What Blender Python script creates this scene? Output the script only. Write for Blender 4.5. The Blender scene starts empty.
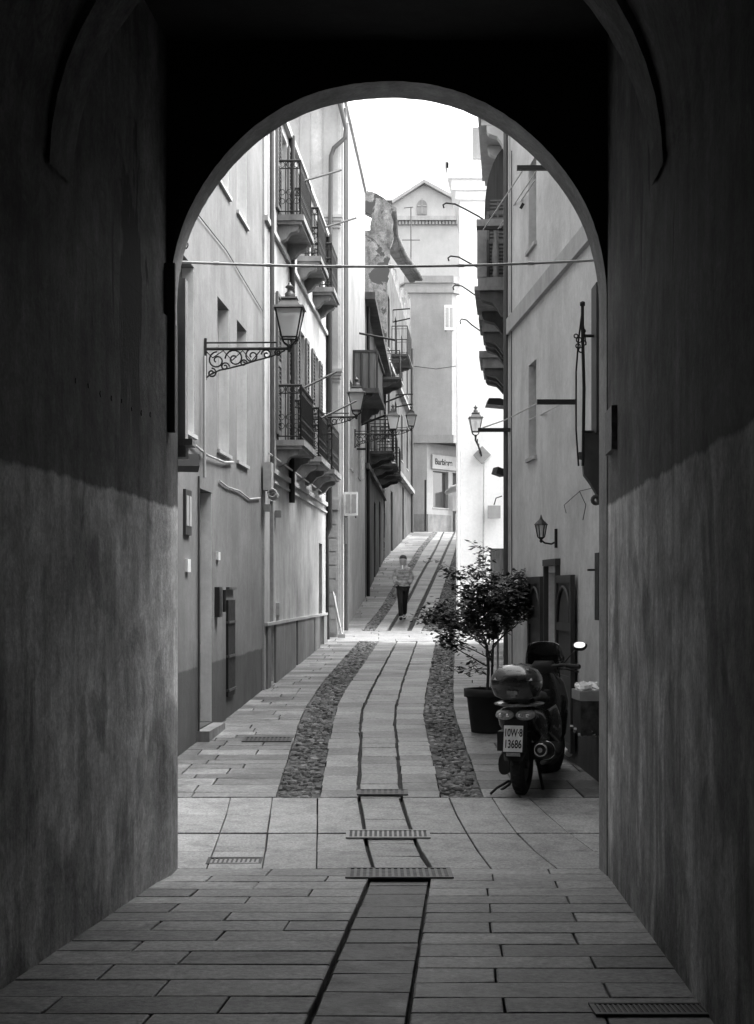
import bpy, math, random
from mathutils import Vector, Matrix
random.seed(7)
R = math.radians
F0 = 1500.0; CX = 377.0; HY = 590.0; ZC = 1.95
scene = bpy.context.scene
COL = scene.collection
PI = math.pi

# ------------------------------------------------------------------ mesh collector
class MB:
    def __init__(s): s.v = []; s.f = []; s.sm = []
    def add(s, vs, fs, smooth=False):
        b = len(s.v); s.v += [tuple(p) for p in vs]
        s.f += [tuple(i + b for i in f) for f in fs]; s.sm += [smooth] * len(fs)
    def quad(s, a, b, c, d): s.add([a, b, c, d], [(0, 1, 2, 3)])
    def box(s, c, size, rz=0, rx=0, ry=0):
        M = Matrix.Translation(c) @ Matrix.Rotation(rz, 4, 'Z') @ Matrix.Rotation(ry, 4, 'Y') @ Matrix.Rotation(rx, 4, 'X')
        x, y, z = [k / 2 for k in size]
        vs = [M @ Vector(p) for p in ((-x,-y,-z),(x,-y,-z),(x,y,-z),(-x,y,-z),(-x,-y,z),(x,-y,z),(x,y,z),(-x,y,z))]
        s.add(vs, [(0,3,2,1),(4,5,6,7),(0,1,5,4),(1,2,6,5),(2,3,7,6),(3,0,4,7)])
    def hexa(s, lo, hi):
        n = len(lo)
        fs = [tuple(range(n))[::-1], tuple(range(n, 2*n))] + [(i, (i+1)%n, n+(i+1)%n, n+i) for i in range(n)]
        s.add(list(lo) + list(hi), fs)
    def prism(s, poly, z0, z1):
        s.hexa([(p[0], p[1], z0) for p in poly], [(p[0], p[1], z1) for p in poly])
    def tube(s, pts, r, n=8, caps=True):
        pts = [Vector(p) for p in pts]
        rs = r if isinstance(r, (list, tuple)) else [r] * len(pts)
        vs = []; fs = []
        up = None
        for i, p in enumerate(pts):
            t = (pts[min(i+1, len(pts)-1)] - pts[max(i-1, 0)])
            if t.length < 1e-9: t = Vector((0,0,1))
            t.normalize()
            if up is None:
                a = Vector((0,0,1)) if abs(t.z) < .9 else Vector((1,0,0))
                up = a - t * a.dot(t)
            else:
                up = up - t * up.dot(t)
            if up.length < 1e-6: up = t.orthogonal()
            up.normalize(); w = t.cross(up)
            for k in range(n):
                a = 2*PI*k/n
                vs.append(p + (up*math.cos(a) + w*math.sin(a)) * rs[i])
        for i in range(len(pts)-1):
            for k in range(n):
                fs.append((i*n+k, i*n+(k+1)%n, (i+1)*n+(k+1)%n, (i+1)*n+k))
        s.add(vs, fs, True)
        if caps:
            m = len(pts)-1
            s.add([vs[k] for k in range(n)], [tuple(range(n))[::-1]])
            s.add([vs[m*n+k] for k in range(n)], [tuple(range(n))])
    def lathe(s, prof, c=(0,0,0), n=16, M=None, smooth=True):
        vs = []; fs = []
        for (r, z) in prof:
            for k in range(n):
                a = 2*PI*k/n
                p = Vector((r*math.cos(a), r*math.sin(a), z))
                if M: p = M @ p
                vs.append(p + Vector(c))
        for i in range(len(prof)-1):
            for k in range(n):
                fs.append((i*n+k, i*n+(k+1)%n, (i+1)*n+(k+1)%n, (i+1)*n+k))
        s.add(vs, fs, smooth)
        s.add(vs[:n], [tuple(range(n))[::-1]]); s.add(vs[-n:], [tuple(range(n))])
    def loft(s, secs, n=20, e=2.6, axis='y'):
        # secs: (t, cx, cz, rx, rz)
        vs = []; fs = []
        for (t, cx, cz, rx, rz) in secs:
            for k in range(n):
                a = 2*PI*k/n; ca, sa = math.cos(a), math.sin(a)
                x = cx + rx*math.copysign(abs(ca)**(2/e), ca); z = cz + rz*math.copysign(abs(sa)**(2/e), sa)
                vs.append((x, t, z) if axis == 'y' else (x, z, t))
        for i in range(len(secs)-1):
            for k in range(n):
                fs.append((i*n+k, i*n+(k+1)%n, (i+1)*n+(k+1)%n, (i+1)*n+k))
        s.add(vs, fs, True)
        s.add(vs[:n], [tuple(range(n))]); s.add(vs[-n:], [tuple(range(n))[::-1]])
    def torus(s, c, R0, r, axis='x', n=24, m=8, M=None, a0=0, a1=2*PI):
        pts = []
        full = abs(a1-a0-2*PI) < 1e-6
        cnt = n if full else n+1
        vs = []; fs = []
        for i in range(cnt):
            a = a0 + (a1-a0)*i/n
            for k in range(m):
                b = 2*PI*k/m
                q = (R0 + r*math.cos(b)); w = r*math.sin(b)
                if axis == 'x': p = Vector((w, q*math.cos(a), q*math.sin(a)))
                elif axis == 'y': p = Vector((q*math.cos(a), w, q*math.sin(a)))
                else: p = Vector((q*math.cos(a), q*math.sin(a), w))
                if M: p = M @ p
                vs.append(p + Vector(c))
        for i in range(n):
            j = (i+1) % cnt if full else i+1
            for k in range(m):
                fs.append((i*m+k, i*m+(k+1)%m, j*m+(k+1)%m, j*m+k))
        s.add(vs, fs, True)
    def build(s, name, mat, parent=None):
        vs = s.v
        if parent is not None:
            Mi = WM[parent.name].inverted()
            vs = [tuple(Mi @ Vector(p)) for p in vs]
        me = bpy.data.meshes.new(name)
        me.from_pydata(vs, [], s.f)
        me.polygons.foreach_set('use_smooth', s.sm)
        me.materials.append(mat); me.update()
        o = bpy.data.objects.new(name, me); COL.objects.link(o)
        if parent is not None:
            o.parent = parent; WM[o.name] = WM[parent.name].copy()
        else: WM[o.name] = Matrix.Identity(4)
        return o
WM = {}
def tag(o, label=None, cat=None, group=None, kind=None):
    if label: o['label'] = label
    if cat: o['category'] = cat
    if group: o['group'] = group
    if kind: o['kind'] = kind
    return o
def thing(name, label, cat, loc=(0,0,0), rz=0, group=None):
    o = bpy.data.objects.new(name, None); o.empty_display_size = .1; COL.objects.link(o)
    o.location = loc; o.rotation_euler = (0,0,rz)
    WM[o.name] = Matrix.Translation(loc) @ Matrix.Rotation(rz, 4, 'Z')
    return tag(o, label, cat, group)
def dup(o, parent=None):
    c = o.copy(); COL.objects.link(c)
    if parent: c.parent = parent
    for ch in list(o.children): dup(ch, c)
    return c
def lbuild(mb, name, mat, parent):      # verts already local to parent
    me = bpy.data.meshes.new(name); me.from_pydata(mb.v, [], mb.f)
    me.polygons.foreach_set('use_smooth', mb.sm); me.materials.append(mat); me.update()
    o = bpy.data.objects.new(name, me); COL.objects.link(o); o.parent = parent
    WM[o.name] = WM[parent.name].copy()
    return o

# ------------------------------------------------------------------ materials
def new_mat(name):
    m = bpy.data.materials.new(name); m.use_nodes = True
    nt = m.node_tree; b = nt.nodes['Principled BSDF']
    return m, nt, b
def N(nt, t, **kw):
    n = nt.nodes.new(t)
    for k, v in kw.items(): setattr(n, k, v)
    return n
def math_n(nt, op, a, b=None, clamp=False):
    n = N(nt, 'ShaderNodeMath', operation=op); n.use_clamp = clamp
    for i, x in enumerate((a, b)):
        if x is None: continue
        if isinstance(x, (int, float)): n.inputs[i].default_value = x
        else: nt.links.new(x, n.inputs[i])
    return n.outputs[0]
def ramp(nt, src, a, b, va=0., vb=1.):
    n = N(nt, 'ShaderNodeMapRange'); n.clamp = True
    nt.links.new(src, n.inputs[0])
    n.inputs[1].default_value = a; n.inputs[2].default_value = b
    n.inputs[3].default_value = va; n.inputs[4].default_value = vb
    return n.outputs[0]
def noise(nt, vec, scale, detail=5, rough=.6, dist=0.):
    n = N(nt, 'ShaderNodeTexNoise'); nt.links.new(vec, n.inputs['Vector'])
    n.inputs['Scale'].default_value = scale; n.inputs['Detail'].default_value = detail
    n.inputs['Roughness'].default_value = rough; n.inputs['Distortion'].default_value = dist
    return n.outputs[0]
def gvec(nt, scale=(1,1,1)):
    g = N(nt, 'ShaderNodeNewGeometry'); mp = N(nt, 'ShaderNodeMapping')
    nt.links.new(g.outputs['Position'], mp.inputs['Vector']); mp.inputs['Scale'].default_value = scale
    return mp.outputs[0], g
def finish(nt, b, val, rough=.8, bump=None, bstr=.3, bdist=.01, spec=.3):
    c = N(nt, 'ShaderNodeCombineColor')
    for i in range(3): nt.links.new(val, c.inputs[i])
    nt.links.new(c.outputs[0], b.inputs['Base Color'])
    if isinstance(rough, (int, float)): b.inputs['Roughness'].default_value = rough
    else: nt.links.new(rough, b.inputs['Roughness'])
    b.inputs['Specular IOR Level'].default_value = spec
    if bump is not None:
        bn = N(nt, 'ShaderNodeBump'); bn.inputs['Strength'].default_value = bstr; bn.inputs['Distance'].default_value = bdist
        nt.links.new(bump, bn.inputs['Height']); nt.links.new(bn.outputs[0], b.inputs['Normal'])
def plaster(name, base, var=.25, streak=.25, grit=0., damp=0., pz=None, pst=1., dado=None, dadoval=None, dwob=.1, patch=None, rough=.85, bstr=.35, slope=0., scale=1., fromtop=None):
    """painted plaster: blotches, rain streaks, optional darker dado painted up to height z and peeled patches"""
    m, nt, b = new_mat(name)
    v, g = gvec(nt); vs, _ = gvec(nt, (3, 3, .45)); vf, _ = gvec(nt, (1, 1, 1))
    n1 = noise(nt, v, .9*scale, 6, .65, .3); n2 = noise(nt, vs, 1.6*scale, 6, .7); n3 = noise(nt, vf, 14*scale, 6, .7)
    sep = N(nt, 'ShaderNodeSeparateXYZ'); nt.links.new(g.outputs['Position'], sep.inputs[0])
    z = sep.outputs[2]
    val = ramp(nt, n1, .3, .7, base*(1-var), base*(1+var*.7))
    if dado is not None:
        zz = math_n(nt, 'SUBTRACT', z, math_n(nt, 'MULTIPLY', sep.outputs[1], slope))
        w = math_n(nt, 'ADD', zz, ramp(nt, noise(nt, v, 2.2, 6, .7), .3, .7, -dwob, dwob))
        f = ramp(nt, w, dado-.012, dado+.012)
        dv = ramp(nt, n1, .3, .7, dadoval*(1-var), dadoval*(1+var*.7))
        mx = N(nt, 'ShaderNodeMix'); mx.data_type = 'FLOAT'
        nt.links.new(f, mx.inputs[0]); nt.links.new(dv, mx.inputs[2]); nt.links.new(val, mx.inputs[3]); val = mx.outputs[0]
    val = math_n(nt, 'MULTIPLY', val, ramp(nt, math_n(nt,'ADD',math_n(nt,'MULTIPLY',n2,.6),math_n(nt,'MULTIPLY',n1,.4)), .34, .6, 1-streak, 1.0+streak*.25))
    val = math_n(nt, 'MULTIPLY', val, ramp(nt, n3, .3, .7, .92, 1.06))
    if grit:
        val = math_n(nt, 'MULTIPLY', val, ramp(nt, noise(nt, v, 38, 6, .8), .35, .65, 1-grit, 1+grit*.6))
        val = math_n(nt, 'MULTIPLY', val, ramp(nt, noise(nt, v, 5, 8, .75, .8), .36, .62, 1-grit, 1+grit*.4))
    if damp:
        dn = math_n(nt, 'ADD', noise(nt, gvec(nt, (1, 1, .5))[0], 1.3, 8, .6, .5), math_n(nt, 'MULTIPLY', z, -.09))
        val = math_n(nt, 'MULTIPLY', val, ramp(nt, dn, .40, .44, 1, 1-damp))
    if patch:
        thr, pv, psc = patch
        pv_, _ = gvec(nt, (1, 1, pst)); pf = ramp(nt, noise(nt, pv_, psc, 8, .62, .6), thr, thr+.025)
        if pz: pf = math_n(nt, 'MULTIPLY', pf, ramp(nt, z, pz-.1, pz+.5))
        mx = N(nt, 'ShaderNodeMix'); mx.data_type = 'FLOAT'
        nt.links.new(pf, mx.inputs[0]); nt.links.new(val, mx.inputs[2]); mx.inputs[3].default_value = pv; val = mx.outputs[0]
        n3 = math_n(nt, 'SUBTRACT', n3, math_n(nt, 'MULTIPLY', pf, .6))
    h = math_n(nt, 'ADD', n3, math_n(nt, 'MULTIPLY', n2, .8))
    finish(nt, b, val, rough, h, bstr, .012)
    return m
def stone(name, base, var=.3, rough=.6, bstr=.4, fine=30, spec=.4, island=True, pits=True, wet=.0):
    m, nt, b = new_mat(name)
    v, g = gvec(nt)
    n1 = noise(nt, v, 1.1, 6, .6, .4); n3 = noise(nt, v, fine, 5, .75); n2 = noise(nt, v, 6, 6, .7)
    val = ramp(nt, n1, .3, .7, base*(1-var*.5), base*(1+var*.4))
    if island:
        val = math_n(nt, 'MULTIPLY', val, ramp(nt, g.outputs['Random Per Island'], 0, 1, 1-var, 1+var*.55))
    val = math_n(nt, 'MULTIPLY', val, ramp(nt, n3, .34, .66, .6, 1.32))
    val = math_n(nt, 'MULTIPLY', val, ramp(nt, n2, .3, .55, .62, 1.06))
    val = math_n(nt, 'MULTIPLY', val, ramp(nt, noise(nt, v, 2.3, 8, .7, .7), .34, .5, .7, 1.03))
    rg = ramp(nt, n2, .3, .7, rough-.12, rough+.15)
    finish(nt, b, val, rg, math_n(nt, 'ADD', n3, math_n(nt, 'MULTIPLY', n2, 1.5)), bstr, .006, spec)
    return m
def simple(name, base, rough=.5, metal=0., var=.15, scale=12, spec=.4, coat=0., alpha=None):
    m, nt, b = new_mat(name)
    tc = N(nt, 'ShaderNodeTexCoord')
    n1 = noise(nt, tc.outputs['Object'], scale, 5, .65)
    val = ramp(nt, n1, .3, .7, base*(1-var), base*(1+var))
    finish(nt, b, val, ramp(nt, n1, .3, .7, max(.05, rough-.08), min(1, rough+.1)), n1, .08, .004, spec)
    b.inputs['Metallic'].default_value = metal
    b.inputs['Coat Weight'].default_value = coat
    return m
def wood(name, base, rough=.6):
    m, nt, b = new_mat(name)
    v, g = gvec(nt, (14, 14, .9))
    n1 = noise(nt, v, 1.5, 6, .7, .3)
    val = ramp(nt, n1, .3, .7, base*.65, base*1.35)
    finish(nt, b, val, rough, n1, .3, .006)
    return m
def glassm(name, base=.05, rough=.08):
    m, nt, b = new_mat(name)
    b.inputs['Base Color'].default_value = (base, base, base, 1); b.inputs['Roughness'].default_value = rough
    b.inputs['Specular IOR Level'].default_value = .7
    return m
def clearglass(name):
    m, nt, b = new_mat(name)
    b.inputs['Base Color'].default_value = (.8, .8, .8, 1); b.inputs['Roughness'].default_value = .3
    b.inputs['Transmission Weight'].default_value = .6; b.inputs['IOR'].default_value = 1.05
    return m
M = dict(
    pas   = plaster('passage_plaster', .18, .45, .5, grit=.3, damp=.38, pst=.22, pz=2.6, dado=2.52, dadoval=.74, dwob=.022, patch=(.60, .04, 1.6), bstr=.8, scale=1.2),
    intr  = plaster('arch_plaster', .34, .3, .3, grit=.2, dado=2.5, dadoval=.38, dwob=.05, bstr=.6),
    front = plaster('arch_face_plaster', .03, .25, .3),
    outer = plaster('outer_plaster', .42, .2, .2),
    A     = plaster('house_near_left_plaster', .215, .18, .18, grit=.09, damp=.12, dado=1.1, dadoval=.10, dwob=.015),
    B     = plaster('house_balconies_plaster', .44, .2, .28, grit=.1, damp=.18, patch=(.66, .4, .9)),
    C     = plaster('house_tall_plaster', .5, .15, .25, grit=.08, patch=(.66, .42, 1.1)),
    Dd    = plaster('house_dark_plaster', .09, .45, .5, patch=(.56, .08, .8)),
    D2    = plaster('house_ruin_plaster', .27, .5, .55, grit=.4, patch=(.53, .06, .9)),
    E     = plaster('house_end_plaster', .29, .1, .12),
    H1    = plaster('house_right_plaster', .58, .16, .12, grit=.08, damp=.1, patch=(.69, .4, .8), dado=.8, dadoval=.12, dwob=.05),
    H1b   = plaster('house_consoles_plaster', .3, .35, .4, patch=(.6, .16, 1.4)),
    W     = plaster('house_white_plaster', .9, .04, .04),
    trim  = plaster('trim_plaster', .4, .15, .2),
    reveal= plaster('painted_reveal', .75, .12, .2),
    pale  = plaster('pale_trim', .38, .1, .15),
    dado  = plaster('dado_plaster', .2, .25, .3),
    band  = plaster('band_plaster', .26, .1, .15),
    corb  = plaster('corbel_stone', .28, .3, .45),
    corbd = plaster('corbel_dark_stone', .1, .4, .5),
    church= plaster('church_plaster', .46, .06, .08),
    roof  = stone('roof_tiles', .3, .35, .8, island=False),
    slab  = stone('paving_slab', .23, .55, .5),
    slabP = stone('passage_slab', .36, .36, .50),
    slabB = stone('band_slab', .38, .14, .55, fine=50),
    slabC = stone('channel_slab', .27, .4, .5),
    slabK = stone('channel_dark_slab', .15, .2, .5),
    slabX = stone('crossing_slab', .27, .12, .6),
    cob   = stone('cobble_stone', .17, .85, .5, fine=18),
    grout = stone('grout', .045, .3, .9, island=False),
    iron  = simple('wrought_iron', .02, .5, .3),
    ironl = simple('grey_iron', .09, .5, .5),
    steel = simple('steel_grate', .12, .45, .6),
    glass = glassm('window_glass'),
    lglass= clearglass('lantern_glass'),
    bulb  = simple('bulb_opal', .6, .4),
    woodd = wood('dark_wood', .045),
    woodm = wood('weathered_wood', .12),
    woodl = wood('pale_wood', .4),
    plast = simple('white_plastic', .75, .45),
    grey  = simple('grey_plastic', .35, .5),
    black = simple('black_rubber', .012, .7),
    cable = simple('cable_grey', .45, .5),
    blk   = simple('black_paint', .014, .22, 0, .1, 12, .5, .7),
    blkm  = simple('black_matt_plastic', .02, .5),
    chrome= simple('chrome', .6, .18, 1.),
    sil   = simple('silver_paint', .3, .25, .3, .1, 12, .5, .6),
    tail  = simple('tail_lens', .35, .1, 0, .3, 60, .7, 1.),
    plate = simple('plate_white', .8, .4),
    ink   = simple('ink_black', .015, .5),
    mortar= stone('mortar', .12, .3, .9, island=False),
    binm  = simple('bin_metal', .07, .5, var=.9, scale=9),
    pot   = simple('pot_plastic', .014, .5),
    soil  = simple('soil', .03, .9, var=.4, scale=40),
    bark  = simple('bark', .07, .8, var=.4, scale=40),
    leaf  = simple('leaf', .028, .42, var=.35, scale=9, spec=.4),
    skin  = simple('skin', .26, .5),
    hair  = simple('hair', .03, .5),
    jacket= simple('quilted_jacket', .28, .5, var=.75, scale=7),
    trous = simple('trousers', .006, .8),
    paper = simple('paper', .85, .7),
    marble= stone('marble_plaque', .17, .15, .5, island=False),
)
def leafmat():
    m, nt, b = new_mat('leaf_glossy'); v, g = gvec(nt)
    finish(nt, b, ramp(nt, g.outputs['Random Per Island'], 0, 1, .014, .075), .36, None, spec=.5)
    return m
M['leaf'] = leafmat()

# ------------------------------------------------------------------ ground profile
PROF = [(-60, 3.7), (-12, 1.2), (10.6, 0.), (13, .156), (35.4, .985), (82, 5.13), (92, 5.5), (400, 7.)]
def interp(T, x):
    if x <= T[0][0]: return T[0][1]
    for (a, b), (c, d) in zip(T, T[1:]):
        if x <= c: return b + (d-b)*(x-a)/(c-a)
    return T[-1][1]
def zg(d): return interp(PROF, d)
def row_d(row):
    lo, hi = 3., 90.
    f = lambda d: HY + (ZC - zg(d))*F0/d - row
    for _ in range(50):
        m = (lo+hi)/2
        if f(m) > 0: lo = m
        else: hi = m
    return lo
def G(x, row):
    d = row_d(row); return (d, (x-CX)*d/F0)
def edge(pts): return sorted(G(x, r) for x, r in pts)

mb = MB()
ds = [-60,-30,-12,-6,0,3,6,8,10.6,11.8,13,18,24,30,35.4,45,55,65,75,82,92,150,400]
for a, b in zip(ds, ds[1:]):
    xs = [-400,-60,-12,-4,0,4,12,60,400]
    for x0, x1 in zip(xs, xs[1:]):
        mb.quad((x0,a,zg(a)-.05),(x1,a,zg(a)-.05),(x1,b,zg(b)-.05),(x0,b,zg(b)-.05))
tag(mb.build('ground', M['grout']), kind='structure')

# facade lines  X(d)
XLP = lambda d: -1.393 + .060*(d-10.5)        # passage left wall
XRP = lambda d: .994 + .0553*d                 # passage right wall
XLF = lambda d: -2.03 + .0558*(d-15.5)         # houses on the left
XRF = lambda d: 2.876 - .061*d                 # first house on the right
CW = [(33.2,-.80),(35.4,-.78),(43.6,-.35),(59.7,.28),(81.5,1.84)]
XCW = lambda d: interp(CW, d)
def XR_all(d):
    if d < 19.4: return XRF(d)+.1
    return .092*d+.15

def slabs(mb, XL, XR, d0, d1, rh, sw, gap=.014, zo=0., jd=.2, jw=.25, gd=None, bond=True, jit=.003):
    gd = gap if gd is None else gd
    d = d0; k = 0
    while d < d1 - .02:
        h = rh*(1 + random.uniform(-jd, jd)); e = min(d+h, d1)
        if d1 - e < .35*rh: e = d1
        W = XR((d+e)/2) - XL((d+e)/2)
        cuts = [0.]; x = sw*(random.uniform(.35, 1) if not bond else (.5 if k % 2 else 1.) * random.uniform(.9, 1.1))
        while x < W - .3*sw:
            cuts.append(x/W); x += sw*(1+random.uniform(-jw, jw))
        cuts.append(1.)
        for f0, f1 in zip(cuts, cuts[1:]):
            c = []
            for (dd, ff, sx, sd) in ((d,f0,1,1),(d,f1,-1,1),(e,f1,-1,-1),(e,f0,1,-1)):
                X = XL(dd) + (XR(dd)-XL(dd))*ff + sx*gap/2 + random.uniform(-jit,jit)
                D = dd + sd*gd/2 + random.uniform(-.003,.003)
                c.append((X, D, zg(D)+zo+random.uniform(-.0025,.0025)))
            lo = [(p[0],p[1],p[2]-.06) for p in c]
            b = .004
            ce = [sum(p[i] for p in c)/4 for i in range(3)]
            ins = [(p[0]+(ce[0]-p[0])*.02, p[1]+(ce[1]-p[1])*.03, p[2]) for p in c]
            mid = [(p[0],p[1],p[2]-b) for p in c]
            mb.add(lo+mid+ins, [(8,9,10,11)]+[(i,(i+1)%4,4+(i+1)%4,4+i) for i in range(4)]+[(4+i,4+(i+1)%4,8+(i+1)%4,8+i) for i in range(4)])
        d = e; k += 1
def cobbles(mb, XL, XR, d0, d1, s=.05, w=.085):
    d = d0
    while d < d1:
        X = XL(d) - random.uniform(0, w*.8)
        while X < XR(d):
            ww = w*random.uniform(.5, 1.35); cx = X+ww/2; X += ww
            if cx < XL(d)+.012 or cx > XR(d)-.012: continue
            a = ww*random.uniform(.42,.5); b = s*random.uniform(.38,.6)
            D = d + random.uniform(-.4,.4)*s; z = zg(D)+random.uniform(-.018,.006)
            r = random.uniform(-.5,.5); ca, sa = math.cos(r), math.sin(r)
            tx, ty = random.uniform(-.15,.15), random.uniform(-.2,.2)
            n = 6; jit = [random.uniform(.82,1.12) for _ in range(n)]
            vs = []
            for (q, zz) in ((1., -.04), (.94, -.008), (.6, .007)):
                for k in range(n):
                    t = 2*PI*k/n+.3; px, py = a*q*jit[k]*math.cos(t), b*q*jit[k]*math.sin(t)
                    vs.append((cx+px*ca-py*sa, D+px*sa+py*ca, z+zz+(px*tx+py*ty)))
            fs = [tuple(range(2*n,3*n))]
            for L in (0, n):
                for k in range(n): fs.append((L+k, L+(k+1)%n, L+n+(k+1)%n, L+n+k))
            mb.add(vs, fs, False)
        d += s*.95
# --- passage paving
chL = edge([(305,1024),(368,880)]); chR = edge([(408,1024),(430,880)])
def lin(T):
    (a, b), (c, d) = T[0], T[-1]; k = (d-b)/(c-a)
    return lambda x: b + k*(x-a)
cL, cR = lin(chL), lin(chR)
mb = MB()
slabs(mb, lambda d: XLP(d)-.05, lambda d: cL(d), -9, 10.45, .31, .78, .010, 0, .12, .12)
slabs(mb, lambda d: cR(d), lambda d: XRP(d)+.05, -9, 10.45, .31, .78, .009, 0, .12, .12)
tag(mb.build('pavement_of_the_passage', M['slabP']), kind='structure')
mb = MB()
slabs(mb, lambda d: cL(d)+.012, lambda d: cR(d)-.012, -9, 9.98, .42, 5, .006, -.02, .3, gd=.006)
tag(mb.build('drainage_channel', M['slabK']), kind='structure')
# --- smooth band across the street, d 10.47 .. 13
def E(pts):
    T = edge(pts); ph = pts[0][0]
    def xl(d):
        if d < T[0][0]: return T[0][1] + (T[1][1]-T[0][1])/(T[1][0]-T[0][0])*(d-T[0][0])
        if d > T[-1][0]: return T[-1][1] + (T[-1][1]-T[-2][1])/(T[-1][0]-T[-2][0])*(d-T[-1][0])
        return interp(T, d)
    w = .07*T[0][0]
    return lambda d: sum(xl(d+w*k) for k in (-1,-.5,0,.5,1))/5 + .003*math.sin(d*3.1+ph)
bl = [lambda d: -4.5,
      E([(209,864),(220,834),(229.5,802)]), E([(263,864),(268,834),(271.5,802)]), E([(317,864),(317,834),(317.5,798)]),
      E([(372,869),(363,834),(358,797)])]
br = [E([(429,864),(412,834),(402,797)]), E([(487,864),(463.5,831),(449.5,798)]), E([(547,862),(512,831),(492,798)]),
      E([(599,855),(574,840),(530,798)]), lambda d: 4.2]
mb = MB()
dm = row_d(833)
for a, b in ((10.47, dm-.02), (dm+.02, 12.97)):
    for T in (bl, br):
        for l, r in zip(T, T[1:]): slabs(mb, l, r, a, b, (b-a)/2, 5, .009, 0, 0, 0, gd=.004)
slabs(mb, lambda d: bl[-1](d)+.02, lambda d: br[0](d)-.02, 10.47, 12.97, .42, 5, .012, -.006, .2)
tag(mb.build('smooth_paving_band', M['slabB']), kind='structure')
# --- lower street
c1 = E([(276,797),(303,712),(322,683),(359,641)]); c2 = E([(319,797),(332.5,722),(339,699),(379,641)])
g1 = E([(359,797),(360.6,726),(362,709),(372,688),(397,641)]); g2 = E([(402,797),(397,746),(394,716),(402,683),(417,641)])
c3 = E([(441.5,797),(423,715),(426,694),(436,641)]); c4 = E([(483,797),(453,711),(453,678),(455,641)])
S0, S1 = 13.0, 32.0
mb = MB()
slabs(mb, lambda d: XLF(d)-.6, c1, S0, S1, .34, .6, .014, 0, .4, .5, gd=.02, bond=False)
slabs(mb, c4, lambda d: XR_all(d)+.3, S0, S1, .42, .8, .014, 0, .3, .4, gd=.022, bond=False)
tag(mb.build('street_side_paving', M['slab']), kind='structure')
mb = MB()
slabs(mb, c2, lambda d: g1(d)-.010, S0, S1, .42, 5, .012, 0, .35, gd=.02, jit=.010)
slabs(mb, lambda d: g1(d)+.010, lambda d: g2(d)-.010, S0, S1, .5, 5, .012, -.008, .4, gd=.02, jit=.010)
slabs(mb, lambda d: g2(d)+.010, c3, S0, S1, .42, 5, .012, 0, .35, gd=.02, jit=.010)
tag(mb.build('street_centre_paving', M['slabC']), kind='structure')
mb = MB()
cobbles(mb, lambda d: c1(d)+.01, lambda d: c2(d)-.01, S0, S1, .068, .10)
cobbles(mb, lambda d: c3(d)+.01, lambda d: c4(d)-.01, S0, S1, .068, .10)
mort = MB()
def strip(XL, XR, a, b):
    d = a
    while d < b:
        e = min(d+.8, b); mort.quad((XL(d),d,zg(d)-.014),(XR(d),d,zg(d)-.014),(XR(e),e,zg(e)-.014),(XL(e),e,zg(e)-.014)); d = e
strip(c1, c2, S0, S1); strip(c3, c4, S0, S1)
# --- upper street
v1 = E([(362,631),(384,604),(388,594),(407,567),(418,549),(432,533)]); v2 = E([(374,631),(394,604),(399,594),(414,567),(424,549),(437,533)])
w1 = E([(388,631),(407.5,601),(419,578),(435,550),(443,533)]); w2 = E([(409,631),(431,584),(446,550),(454,533)])
x3 = E([(421,631),(436,610),(453,557),(460,533)]); x4 = lambda d: x3(d)+.55
U0, U1 = 35.4, 82.0
cobbles(mb, v1, v2, U0, U1, .09, .11)
cobbles(mb, x3, x4, U0, 62, .09, .11)
tag(mb.build('cobbled_strips', M['cob']), kind='structure')
strip(v1, v2, U0, U1); strip(x3, x4, U0, 62)
tag(mort.build('mortar_bed', M['mortar']), kind='structure')
mb = MB()
slabs(mb, lambda d: -9., lambda d: 9., S1, U0, .6, 1.2, .012, 0, .1, .1)
tag(mb.build('crossing_paving', M['slabX']), kind='structure')
mb = MB()
slabs(mb, lambda d: XCW(d)-.6, v1, U0, U1, .55, 1., .02, 0, .3, .4, gd=.04, bond=False)
slabs(mb, x4, lambda d: .13*d, U0, U1, .7, 1., .02, 0, .3, .4, gd=.04, bond=False)
tag(mb.build('upper_side_paving', M['slab']), kind='structure')
mb = MB()
slabs(mb, v2, lambda d: w1(d)-.035, U0, U1, .6, 5, .02, 0, .3, gd=.035)
slabs(mb, lambda d: w1(d)+.035, lambda d: w2(d)-.05, U0, U1, .7, 5, .02, -.01, .3, gd=.035)
slabs(mb, lambda d: w2(d)+.05, x3, U0, U1, .6, 5, .02, 0, .3, gd=.035)
slabs(mb, lambda d: -12., lambda d: 14., U1, 90, 1.0, 1.4, .02)
tag(mb.build('upper_centre_paving', M['slabC']), kind='structure')

# --- grates
def grate(label, x0, x1, row, depth, bars, mat='steel', cols=True, slant=0, zo=.008):
    d, X0 = G(x0, row); _, X1 = G(x1, row)
    t = thing('drain_grate', label, 'drain grate', ((X0+X1)/2, d, zg(d)), 0, 'iron drain grates in the paving')
    t.rotation_euler = (math.atan2(zg(d+depth/2)-zg(d-depth/2), depth), 0, 0)
    W = X1-X0
    p = MB(); p.box((0,0,zo-.004),(W-.03,depth-.03,.006)); lbuild(p, 'slot_shade_plate', M['ink'], t)  # no pit below: flat black plate paints the shade between the bars
    p = MB()
    for sy in (-1,1): p.box((0,sy*depth/2,zo+.0),(W,.025,.010))
    for sx in (-1,1): p.box((sx*(W/2-.01),0,zo-.001),(.02,depth-.026,.010))
    lbuild(p, 'frame', M[mat], t)
    p = MB()
    for i in range(bars):
        x = -W/2 + W*(i+.5)/bars
        p.box((x,0,zo+.0),(W/bars*.45,depth-.03,.006), rz=slant)
    lbuild(p, 'bars', M[mat], t)
    return t
grate('wide dark drain grate crossing the end of the sunken channel under the arch', 346, 452, 874, .46, 17)
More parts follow.
